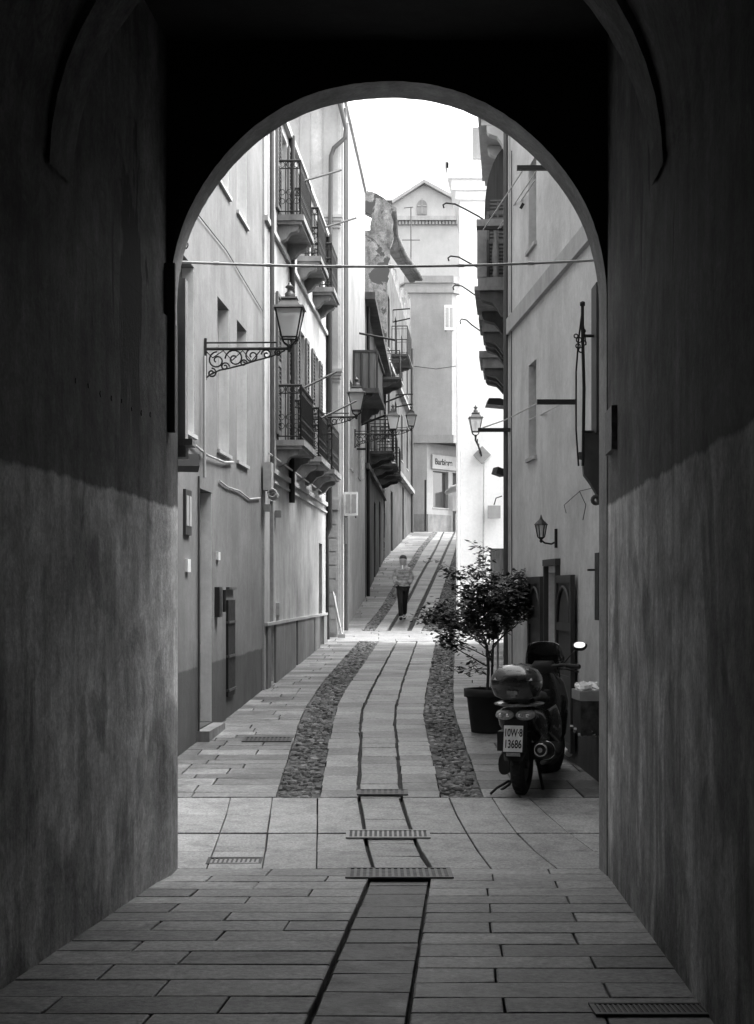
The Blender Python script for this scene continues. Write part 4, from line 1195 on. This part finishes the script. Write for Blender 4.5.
# ------------------------------------------------------------------ white house
hW = thing('white_house', 'bright white house with rounded cornice projecting into the lane on the right', 'house', (2.0, 36, 1))
FW = Fr((2.0,36.0),(6.5,36.0)); FW2 = Fr((9,75),(2.0,36.0))
odw = (.72, 1.05, 1.2, 2.95)
facade(FW, .5, 11.7, [odw], .12).build('wall', M['W'], hW)
body(hW, [(2.02,36.2),(6.5,36.2),(12,75),(7.2,75)], .5, 11.68, 'W', over=.0, roof=False)
door(FW, odw, .12, hW, 'woodm')
mb = MB()
for k, (o, z0, z1) in enumerate(((.12,11.3,11.5),(.22,11.503,11.75),(.34,11.753,12.1))):
    mb.prism([(2.0-o,36-o),(6.5,36-o),(6.5,40),(3.2-o,44),(2.9-o,44)], z0, z1)
mb.build('cornice', M['W'], hW)
mb = MB(); mb.prism([(1.62,35.66),(1.70,35.66),(2.62,44),(2.50,44)], 11.98, 12.13); mb.build('gutter', M['ironl'], hW)
mb = MB(); mb.prism([(2.5,37),(6,37),(7,60),(4.5,60)], 12.1, 14.6); mb.build('attic', M['W'], hW)
mb = MB(); mb.box((2.45,36.8,12.9),(.22,.2,.75)); mb.box((3.1,36.7,13.6),(.9,.3,.12)); mb.build('chimney', M['band'], hW)
pipe(hW, [(2.0-.06,35.93,9.), (2.0-.06,35.93,1.2)], .045, 'W')
mb = MB(); mb.box(PX(482,455,35.95), (.30,.08,.30), ry=R(45)); tag(mb.build('junction_box', M['grey']), 'grey square junction box set cornerwise on the white wall below the lantern', 'junction box')
mb = MB(); mb.tube([PX(484,462,35.95), PX(483,590,35.95)], .02, 6); tag(mb.build('cable', M['cable']), 'thin vertical cable down the white wall', 'cable')
mb = MB(); mb.box(PX(494,512,35.9), (.30,.12,.30)); tag(mb.build('meter_box', M['pale']), 'small pale meter box on the white wall', 'meter box')
mb = MB(); mb.tube([PX(494,505,35.9), PX(496,498,35.9), PX(502,496,35.9)], .015, 5); tag(mb.build('cable', M['ink']), 'short curled cable above the pale meter box', 'cable')
mb = MB(); p = PX(499,472,22); mb.box(p, (.14,.2,.10), rz=.3, ry=.3); mb.tube([p, p+Vector((.15,.1,.03))], .02, 5); tag(mb.build('spotlight', M['blkm']), 'small black spotlight at the corner of the right houses', 'spotlight')

# loose wires on the walls
line('thin dark wire sagging from the carved console down the right wall', [FH.at(FH.u(600),.03,FH.z(600,487)), FH.at(FH.u(583),.03,FH.z(583,491)), FH.at(FH.u(566),.02,FH.z(566,505)), FH.at(FH.u(568),.02,FH.z(568,513))], .004, 'ink', 'cable')
line('short dark wire hanging beside the console on the right wall', [FH.at(FH.u(583),.035,FH.z(583,491)), FH.at(FH.u(589),.03,FH.z(589,505)), FH.at(FH.u(586),.03,FH.z(586,520))], .004, 'ink', 'cable')
line('thin cable running down the corner of the right house to the ground', [FH.at(.45,.02,7.5), FH.at(.43,.02,4.), FH.at(.5,.02,.6)], .008, 'ironl', 'cable')
line('dark cable looping under the upper windows of the near left house', [FA.at(ua(12),.02,6.2), FA.at(ua(16),.02,6.05), FA.at(ua(18.4),.02,6.12), FA.at(ua(21.8),.02,6.0)], .006, 'ironl', 'cable')
# ------------------------------------------------------------------ street cable
mb = MB()
pts = [PX(180+ (600-180)*k/24, 262+5.5*4*(k/24)*(1-k/24) - (2*k/24), 11.2) for k in range(25)]
mb.tube(pts, .010, 6)
for k in (2,5,9,12,16,20): mb.tube([pts[k]+Vector((-.012,0,0)), pts[k]+Vector((.03,0,0))], .014, 6)
tag(mb.build('street_cable', M['cable']), 'thick pale cable strung right across the lane inside the arch opening', 'cable')
mb = MB(); p = PX(184,245,13); mb.torus(p, .035, .006, 'y', 12, 5, a0=-1.2, a1=3.2); tag(mb.build('wall_hook', M['iron']), 'small iron hook near the arch on the left wall', 'hook')

# ------------------------------------------------------------------ potted tree
px_, pd_ = 1.29, 17.3
zp = zg(pd_)
pt = thing('potted_tree', 'small leafy tree in a big black plastic pot beside the scooter', 'potted tree', (px_, pd_, zp))
mb = MB(); mb.lathe([(.20,0),(.205,.01),(.255,.40),(.285,.405),(.29,.50),(.265,.50),(.25,.44)], (0,0,0), 28); lbuild(mb, 'pot', M['pot'], pt)
mb = MB(); mb.lathe([(.001,.45),(.249,.445)], (0,0,0), 20); lbuild(mb, 'soil', M['soil'], pt)
rng = random.Random(11)
mb = MB(); tips = []
def branch(p, dirv, L, r, lvl):
    pts = [p]; d_ = dirv.normalized()
    n_ = 5
    for i in range(n_):
        d_ = (d_ + Vector((rng.uniform(-.22,.22), rng.uniform(-.22,.22), rng.uniform(-.08,.16)))).normalized()
        pts.append(pts[-1]+d_*L/n_)
    mb.tube(pts, [r*(1-.55*i/n_) for i in range(n_+1)], 5)
    if lvl >= 1:
        for q in pts[2:]: tips.append((q, d_, lvl))
    if lvl < 3:
        for k in range((4, 4, 3)[lvl]):
            q = pts[rng.choice((2,3,4,5))]
            a = rng.uniform(0, 2*PI); s_ = Vector((math.cos(a), math.sin(a), rng.uniform(-.25,.6)))
            branch(q, (d_*.7+s_*.8), L*rng.uniform(.45,.68), r*.5, lvl+1)
for k in range(3):
    a = k*2.1
    st = [Vector((.03*math.cos(a),.03*math.sin(a),.43)), Vector((.03*math.cos(a)+.01,.04*math.sin(a),.75)), Vector((.05*math.cos(a),.05*math.sin(a),1.0))]
    mb.tube(st, [.016,.014,.013], 6)
    for j in range(3):
        b = a + j*2.1 + .5
        branch(st[-1]-Vector((0,0,.12*j)), Vector((math.cos(b)*.8-.12, math.sin(b)*.8, .42+.4*rng.random())), rng.uniform(.36,.72), .010, 0 if j < 2 else 1)
branch(Vector((0,0,1.0)), Vector((.05,0,1)), .7, .01, 0)
branch(Vector((0,0,.85)), Vector((-1,.1,.35)), .5, .008, 1)
branch(Vector((0,0,.72)), Vector((-.8,-.1,.05)), .3, .006, 2)
lbuild(mb, 'trunk', M['bark'], pt)
mb = MB(); cnt = 0
def leafy(p, n_, sp):
    global cnt
    for _ in range(n_):
        c = p+Vector((rng.gauss(0,sp), rng.gauss(0,sp), rng.gauss(0,sp)))
        a = rng.uniform(0,2*PI); d1 = Vector((math.cos(a), math.sin(a), rng.uniform(-.7,.35))).normalized()
        w_ = d1.cross(Vector((rng.uniform(-.5,.5), rng.uniform(-.5,.5), 1))).normalized(); nn_ = d1.cross(w_)
        l = rng.uniform(.05,.105); w = l*rng.uniform(.2,.32)
        mb.add([c, c+d1*l*.5+w_*w+nn_*.005, c+d1*l, c+d1*l*.5-w_*w+nn_*.005, c+d1*l*.5-nn_*.004], [(0,1,4),(1,2,4),(2,3,4),(3,0,4)])
        cnt += 1
for (q, d_, lvl) in tips:
    if q.z > 1.9 and rng.random() < .6: continue
    leafy(q, rng.choice((0,1,4,5)) if q.z > 1.0 else 2, .03)
for k in range(9): leafy(Vector((-.1-.04*k,.02*math.sin(k),.72+.06*math.cos(k*2))), 4, .03)
lbuild(mb, 'crown', M['leaf'], pt)
print('leaves', cnt)
mb = MB(); mb.tube([(.1,.0,.45),(.11,.05,1.25)], .012, 6); lbuild(mb, 'stake', M['woodl'], pt)

# ------------------------------------------------------------------ scooter (rear view), local: forward +Y, rear wheel centre at origin
sc = thing('scooter', 'black scooter with rear top case parked beside the potted tree', 'scooter', (1.27, 13.15, zg(13.15)), -R(17))
def wheel(name, y, tilt=0):
    mb = MB(); Mt = Matrix.Rotation(tilt, 4, 'Z')
    mb.torus((0,y,.265), .205, .062, 'x', 36, 12, Mt)
    for k in range(36):
        a = 2*PI*k/36
        mb.box(Vector((0,y,.265))+Mt@Vector((0,.262*math.cos(a),.262*math.sin(a))), (.07,.022,.012), rx=a-PI/2+PI)
    w = lbuild(mb, name, M['black'], sc)
    mb = MB()
    mb.lathe([(.155,-.035),(.165,0),(.155,.035)], (0,y,.265), 24, Mt@Matrix.Rotation(PI/2,4,'Y'))
    mb.lathe([(.04,-.06),(.04,.06)], (0,y,.265), 12, Mt@Matrix.Rotation(PI/2,4,'Y'))
    lbuild(mb, 'rim', M['ironl'], w)
wheel('wheel', 0); wheel('wheel', 1.34, -.25)
# tail body
mb = MB(); mb.loft([(-.30,0,.74,.12,.045),(-.24,0,.71,.165,.075),(-.1,0,.66,.185,.12),(.15,0,.60,.19,.16),(.45,0,.56,.18,.18),(.62,0,.50,.14,.17)], 24, 2.6)
lbuild(mb, 'tail_fairing', M['blk'], sc)
mb = MB(); mb.loft([(-.30,0,.797,.13,.012),(-.22,0,.805,.20,.02),(-.02,0,.80,.205,.022)], 20, 3); lbuild(mb, 'grab_rail', M['sil'], sc)
mb = MB(); mb.loft([(-.12,0,.83,.14,.03),(.05,0,.86,.16,.05),(.35,0,.84,.16,.05),(.6,0,.80,.12,.05),(.7,0,.78,.08,.03)], 20, 2.8); lbuild(mb, 'seat', M['blkm'], sc)
# rear mudguard / plate holder
mb = MB(); mb.hexa([(-.09,-.30,.68),(.09,-.30,.68),(.10,-.22,.70),(-.10,-.22,.70)], [(-.085,-.35,.40),(.085,-.35,.40),(.10,-.30,.40),(-.10,-.30,.40)])
mb.hexa([(-.10,-.30,.405),(.10,-.30,.405),(.08,-.20,.40),(-.08,-.20,.40)], [(-.08,-.36,.33),(.08,-.36,.33),(.07,-.30,.34),(-.07,-.30,.34)])
lbuild(mb, 'mudguard', M['blkm'], sc)
for s_ in (-1,1):
    tl = MB(); tl.loft([(-.325,s_*.085,.715,.05,.028),(-.315,s_*.088,.715,.078,.042),(-.27,s_*.09,.72,.082,.045)], 20, 2.2)
    lt = lbuild(tl, 'tail_light', M['tail'], sc)
    for dx in (-.035,.03):
        mb = MB(); mb.lathe([(.001,0),(.016,.004),(.022,.012)], (s_*.085+dx,-.337,.712), 12, Matrix.Rotation(-PI/2,4,'X')); lbuild(mb, 'bulb', M['chrome'], lt)
mb = MB(); mb.box((0,-.372,.52),(.165,.006,.225), rx=-R(12)); pl = lbuild(mb, 'licence_plate', M['plate'], sc)
def ptext(s, size, z, x=0):
    y = -.372 - (z-.535)*-math.tan(R(12))*1. 
    M4 = WM[sc.name] @ Matrix.Translation((x, -.372 + (z-.52)*math.tan(R(12)) - .0045, z)) @ Matrix.Rotation(R(90-12), 4, 'X') @ Matrix.Diagonal((.62,1,1,1))
    text(s, size, M['ink'], pl, M4, 'plate_lettering', .0008, .0018)
ptext('10W·8', .092, .567); ptext('13686', .098, .472)
mb = MB(); mb.box((0,-.362,.385),(.12,.03,.03)); lbuild(mb, 'reflector', M['tail'], sc)
# engine cases and exhaust
mb = MB(); mb.loft([(-.14,-.13,.27,.05,.09),(0,-.13,.29,.06,.11),(.3,-.13,.33,.06,.12),(.5,-.1,.36,.06,.1)], 18, 2.6)
mb.box((-.15,-.02,.47),(.09,.2,.17)); lbuild(mb, 'engine_case', M['blkm'], sc)
mb = MB(); mb.loft([(-.26,.215,.42,.055,.068),(-.24,.215,.42,.065,.078),(.1,.21,.38,.068,.08),(.3,.2,.34,.05,.055),(.45,.15,.25,.025,.025),(.7,.05,.2,.022,.022)], 20, 2.2); ex = lbuild(mb, 'exhaust', M['blkm'], sc)
mb = MB(); mb.torus((.215,-.262,.42), .052, .009, 'y', 20, 6); mb.lathe([(.02,0),(.022,.02)], (.215,-.268,.42), 12, Matrix.Rotation(PI/2,4,'X')); mb.torus((.214,0.0,.39), .078, .006, 'y', 20, 6)
lbuild(mb, 'exhaust_tip', M['chrome'], ex)
# floor, leg shield, front mudguard
mb = MB(); mb.loft([(.55,0,.30,.16,.06),(.8,0,.27,.19,.05),(1.0,0,.32,.2,.10)], 18, 3); lbuild(mb, 'footboard', M['blkm'], sc)
mb = MB()
mb.loft([(.26,0,.98,.12,.05),(.45,0,.98,.22,.07),(.75,0,1.0,.245,.09),(.92,0,1.02,.2,.09),(1.02,0,1.03,.12,.07)], 24, 2.6, 'z')
lbuild(mb, 'leg_shield', M['blk'], sc)
mb = MB(); mb.torus((0,1.34,.265), .275, .06, 'x', 14, 10, None, R(20), R(150)); lbuild(mb, 'front_mudguard', M['blk'], sc)
mb = MB(); mb.tube([(-.06,1.3,.28),(-.06,1.12,.85)], .022, 6); mb.tube([(.06,1.3,.28),(.06,1.12,.85)], .022, 6); lbuild(mb, 'fork', M['ironl'], sc)
mb = MB(); mb.loft([(1.0,0,1.04,.13,.08),(1.07,0,1.03,.12,.1),(1.12,0,1.04,.09,.08)], 18, 2.4, 'z')
mb.tube([(-.30,.99,1.06),(-.2,1.0,1.08),(0,1.0,1.06),(.2,.95,1.09),(.34,.86,1.08)], .016, 8); hb = lbuild(mb, 'handlebar', M['blkm'], sc)
mb = MB()
for s_ in (-1,1):
    if s_ < 0: mb.tube([(-.2,1.0,1.08),(-.32,.99,1.05)], .021, 8); continue
    mb.tube([(s_*.24,.92,1.085),(s_*.37,.84,1.08)], .021, 8)
    mb.tube([(s_*.17,.93,1.06),(s_*.25,.90,1.05),(s_*.36,.87,1.03)], .007, 6)
lbuild(mb, 'grip', M['black'], hb)
# windshield (dark, curved)
mb = MB(); rows = []
for j in range(7):
    f = j/6; hw = .20*(1-.25*f**2)
    rows.append([(hw*math.sin(a), 1.12+.10*math.cos(a)-.12*f, 1.03+.27*f*(1-.12*abs(math.sin(a))**3)) for a in [R(-75+150*i/12) for i in range(13)]])
for j in range(6):
    for i in range(12): mb.quad(rows[j][i], rows[j][i+1], rows[j+1][i+1], rows[j+1][i])
ws = lbuild(mb, 'windshield', M['blk'], sc)
md = ws.modifiers.new('thick', 'SOLIDIFY'); md.thickness = .004
# mirror (the left one is folded out of sight)
mb = MB(); mb.tube([(.2,.95,1.10),(.27,.93,1.18),(.33,.92,1.24)], .007, 6)
Mm = Matrix.Translation((.36,.92,1.265)) @ Matrix.Rotation(-R(38), 4, 'X')
q = MB(); q.loft([(-.02,0,0,.055,.035),(-.005,0,0,.07,.045),(.03,0,0,.05,.03)], 18, 2.4)
mb.add([Mm @ Vector(p) for p in q.v], q.f, True); mr = lbuild(mb, 'mirror', M['blkm'], sc)
q = MB(); q.loft([(-.024,0,0,.052,.034),(-.0205,0,0,.052,.034)], 18, 2.4)
mb = MB(); mb.add([Mm @ Vector(p) for p in q.v], q.f, False); lbuild(mb, 'mirror_glass', M['chrome'], mr)
# top case
mb = MB(); mb.loft([(.85,0,-.22,.13,.13),(.88,0,-.22,.185,.16),(.96,0,-.22,.215,.19),(1.01,0,-.22,.218,.192)], 32, 3.2, 'z')
tcs = lbuild(mb, 'top_case', M['blk'], sc)
mb = MB(); mb.loft([(1.013,0,-.22,.218,.192),(1.05,0,-.215,.21,.185),(1.10,0,-.205,.175,.155),(1.135,0,-.20,.12,.11),(1.145,0,-.20,.04,.04)], 32, 3.0, 'z')
lid = lbuild(mb, 'lid', M['blk'], tcs)
mb = MB()
mb.hexa([(-.055,-.401,1.035),(.055,-.401,1.035),(.065,-.36,1.10),(-.065,-.36,1.10)], [(-.055,-.385,1.03),(.055,-.385,1.03),(.065,-.33,1.09),(-.065,-.33,1.09)])
for s_ in (-1,1):
    mb.hexa([(s_*.085,-.402,1.02),(s_*.17,-.385,1.02),(s_*.12,-.32,1.115),(s_*.085,-.335,1.115)], [(s_*.085,-.38,1.01),(s_*.17,-.36,1.01),(s_*.12,-.30,1.105),(s_*.085,-.31,1.105)])
lbuild(mb, 'lid_trim', M['sil'], tcs)
mb = MB(); mb.box((0,-.415,.915),(.09,.012,.03)); mb.box((0,-.405,.885),(.05,.012,.025)); lbuild(mb, 'latch', M['sil'], tcs)
mb = MB(); mb.box((0,-.2,.835),(.2,.22,.02)); lbuild(mb, 'rack', M['iron'], sc)
# cables, shock absorber, splash panel
mb = MB()
for s_ in (-1,1): mb.tube([(s_*.14,1.0,1.07),(s_*.16,1.03,.95),(s_*.06,1.14,.82)], .006, 5)
mb.tube([(.1,.98,1.08),(.2,1.0,1.16),(.12,1.06,.98)], .005, 5)
lbuild(mb, 'control_cable', M['black'], sc)
mb = MB(); mb.tube([(-.12,-.05,.30),(-.13,-.02,.62)], .014, 6)
for k in range(8): mb.torus((-.121-.001*k,-.045+.0035*k,.36+.03*k), .026, .006, 'z', 12, 5)
lbuild(mb, 'shock_absorber', M['ironl'], sc)
# stand
mb = MB(); mb.tube([(-.08,.3,.25),(-.16,.22,.05),(-.22,.16,.005)], .014, 6); mb.tube([(.08,.3,.25),(.14,.26,.01)], .014, 6); mb.tube([(-.1,-.05,.12),(-.2,-.1,.06),(-.25,-.14,.01)], .012, 6); lbuild(mb, 'stand', M['iron'], sc)
mb = MB(); mb.loft([(.3,.17,.62,.03,.10),(.5,.2,.60,.035,.16),(.7,.2,.52,.03,.14)], 14, 2.4); mb.loft([(.3,-.17,.62,.03,.10),(.5,-.2,.60,.035,.16),(.7,-.2,.52,.03,.14)], 14, 2.4); lbuild(mb, 'side_panel', M['blk'], sc)

# ------------------------------------------------------------------ person
pd2, prow = 37.8, 620
pxx = (403-CX)*pd2/F0; pz = zg(pd2)
pr = thing('person', 'person in quilted jacket and black trousers walking with hands in pockets', 'person', (pxx, pd2, pz), R(-6))
def skinned(name, verts, edges, radii, mat, root=0, sub=2):
    me = bpy.data.meshes.new(name); me.from_pydata(verts, edges, []); me.materials.append(mat)
    o = bpy.data.objects.new(name, me); COL.objects.link(o); o.parent = pr
    o.modifiers.new('skin', 'SKIN').use_smooth_shade = True
    sv = me.skin_vertices[0].data if me.skin_vertices else None
    for i, r_ in enumerate(radii):
        sv[i].radius = (r_, r_) if not isinstance(r_, tuple) else r_
        sv[i].use_root = (i == root)
    m_ = o.modifiers.new('sub', 'SUBSURF'); m_.levels = sub; m_.render_levels = sub
    return o
def mk_skin(name, verts, edges, radii, mat, root=0, sub=2):
    # build with an explicit skin layer, then freeze to plain mesh
    import bmesh
    me = bpy.data.meshes.new(name); bm = bmesh.new(); L = bm.verts.layers.skin.verify()
    vs = [bm.verts.new(v) for v in verts]
    for i, v in enumerate(vs):
        r_ = radii[i]; v[L].radius = r_ if isinstance(r_, tuple) else (r_, r_); v[L].use_root = (i == root)
    for a, b in edges: bm.edges.new((vs[a], vs[b]))
    bm.to_mesh(me); bm.free()
    o = bpy.data.objects.new(name, me); COL.objects.link(o)
    o.modifiers.new('skin', 'SKIN'); m_ = o.modifiers.new('sub', 'SUBSURF'); m_.levels = sub; m_.render_levels = sub
    bpy.context.view_layer.update()
    me2 = bpy.data.meshes.new_from_object(o.evaluated_get(bpy.context.evaluated_depsgraph_get()))
    bpy.data.objects.remove(o); me2.materials.clear(); me2.materials.append(mat)
    for p_ in me2.polygons: p_.use_smooth = True
    o2 = bpy.data.objects.new(name, me2); COL.objects.link(o2); o2.parent = pr
    return o2
# faces -Y (towards the camera); height 1.6
V = [(0,0,.86),(0,.0,1.0),(0,0,1.16),(0,0,1.28),(0,-.01,1.36),(0,-.02,1.43),(0,-.025,1.50),(0,-.02,1.55),
     (-.08,-.02,.82),(-.055,-.16,.47),(-.03,-.20,.09),(-.03,-.29,.03),
     (.08,.02,.82),(.04,.10,.47),(.015,.30,.13),(.015,.22,.06),
     (-.17,0,1.26),(-.215,.02,1.05),(-.15,-.11,.90),(.17,0,1.26),(.215,.02,1.05),(.15,-.11,.90)]
Ed = [(0,1),(1,2),(2,3),(3,4),(4,5),(5,6),(6,7),(0,8),(8,9),(9,10),(10,11),(0,12),(12,13),(13,14),(14,15),(3,16),(16,17),(17,18),(3,19),(19,20),(20,21)]
Rd = [.11,.10,.12,.09,.055,.085,.115,.085,.075,.05,.035,.03,.075,.05,.035,.03,.05,.04,.035,.05,.04,.035]
mk_skin('body', V, Ed, Rd, M['skin'])
mk_skin('jacket', [(0,0,.80),(0,0,.93),(0,0,1.13),(0,0,1.26),(0,-.005,1.36),(-.15,0,1.24),(-.215,.02,1.05),(-.15,-.12,.91),(.15,0,1.24),(.215,.02,1.05),(.15,-.12,.91)],
        [(0,1),(1,2),(2,3),(3,4),(3,5),(5,6),(6,7),(3,8),(8,9),(9,10)], [(.19,.15),(.20,.15),(.185,.14),(.15,.12),(.09,.09),.10,.085,.075,.10,.085,.075], M['jacket'])
mk_skin('trousers', [(0,0,.86),(-.08,-.02,.80),(-.055,-.16,.47),(-.03,-.20,.08),(.08,.02,.80),(.04,.10,.47),(.015,.29,.13)], [(0,1),(1,2),(2,3),(0,4),(4,5),(5,6)], [.12,.095,.07,.06,.095,.07,.06], M['trous'])
mb = MB(); mb.lathe([(.001,-.10),(.06,-.085),(.088,-.05),(.097,0),(.088,.045),(.06,.08),(.001,.098)], (0,.022,1.545), 14); mb.lathe([(.05,-.09),(.07,-.04),(.07,.03),(.04,.06)], (0,.05,1.44), 10)
lbuild(mb, 'hair', M['hair'], pr)
mk_skin('shoe', [(-.03,-.17,.04),(-.03,-.27,.035),(-.03,-.34,.03)], [(0,1),(1,2)], [.05,.047,.035], M['trous'])
mk_skin('shoe', [(.015,.32,.09),(.015,.24,.05),(.015,.18,.035)], [(0,1),(1,2)], [.05,.047,.035], M['trous'])
mb = MB()      # face: nose, eyes, mouth
mb.lathe([(.001,0),(.012,.01),(.006,.035)], (0,-.10,1.485), 8)
lbuild(mb, 'nose', M['skin'], pr)
mb = MB()
for s_ in (-1,1): mb.lathe([(.001,-.008),(.011,0),(.001,.008)], (s_*.03,-.098,1.515), 8)
mb.box((0,-.100,1.455),(.04,.01,.008)); lbuild(mb, 'eyes_and_mouth', M['hair'], pr)
mb = MB()
for k in range(5): mb.torus((0,0,.86+.085*k), .188, .016, 'z', 24, 6, Matrix.Diagonal((1,.76,1)).to_4x4())
lbuild(mb, 'jacket_seam', M['jacket'], pr)
mb = MB(); mb.box((0,-.15,1.33),(.03,.03,.09)); lbuild(mb, 'scarf', M['paper'], pr)

# ------------------------------------------------------------------ light
SUN_EL, SUN_AZ = R(60), R(84)     # azimuth clockwise from +Y: veiled high sun from the right, level with the lane
wd = bpy.data.worlds.new('World'); scene.world = wd; wd.use_nodes = True
nt = wd.node_tree; bg = nt.nodes['Background']
sky = nt.nodes.new('ShaderNodeTexSky'); sky.sky_type = 'NISHITA'; sky.sun_disc = False
sky.sun_elevation = SUN_EL; sky.sun_rotation = SUN_AZ; sky.air_density = 1.; sky.dust_density = 3.; sky.ozone_density = 1.
bw = nt.nodes.new('ShaderNodeRGBToBW'); nt.links.new(sky.outputs[0], bw.inputs[0]); nt.links.new(bw.outputs[0], bg.inputs['Color'])
bg.inputs['Strength'].default_value = .15
su = bpy.data.lights.new('sun', 'SUN'); su.energy = .8; su.angle = R(30); su.color = (1,1,1)
so = bpy.data.objects.new('sun', su); COL.objects.link(so)
dirv = Vector((math.sin(SUN_AZ)*math.cos(SUN_EL), math.cos(SUN_AZ)*math.cos(SUN_EL), math.sin(SUN_EL)))
so.rotation_euler = (-dirv).to_track_quat('-Z', 'Y').to_euler()

# ------------------------------------------------------------------ camera
cd = bpy.data.cameras.new('cam'); co = bpy.data.objects.new('cam', cd); COL.objects.link(co)
co.location = (0,0,ZC); co.rotation_euler = (R(90),0,0)
cd.sensor_fit = 'VERTICAL'; cd.sensor_height = 24.; cd.lens = 24.*F0/1024.
cd.shift_y = (HY-512)/1024.; cd.clip_start = .1; cd.clip_end = 2000
scene.camera = co
vs = scene.view_settings
vs.view_transform = 'Standard'; vs.look = 'None'; vs.gamma = 1; vs.use_curve_mapping = False; vs.exposure = 2.75
scene.render.engine = 'CYCLES'
scene.cycles.max_bounces = 8; scene.cycles.diffuse_bounces = 6
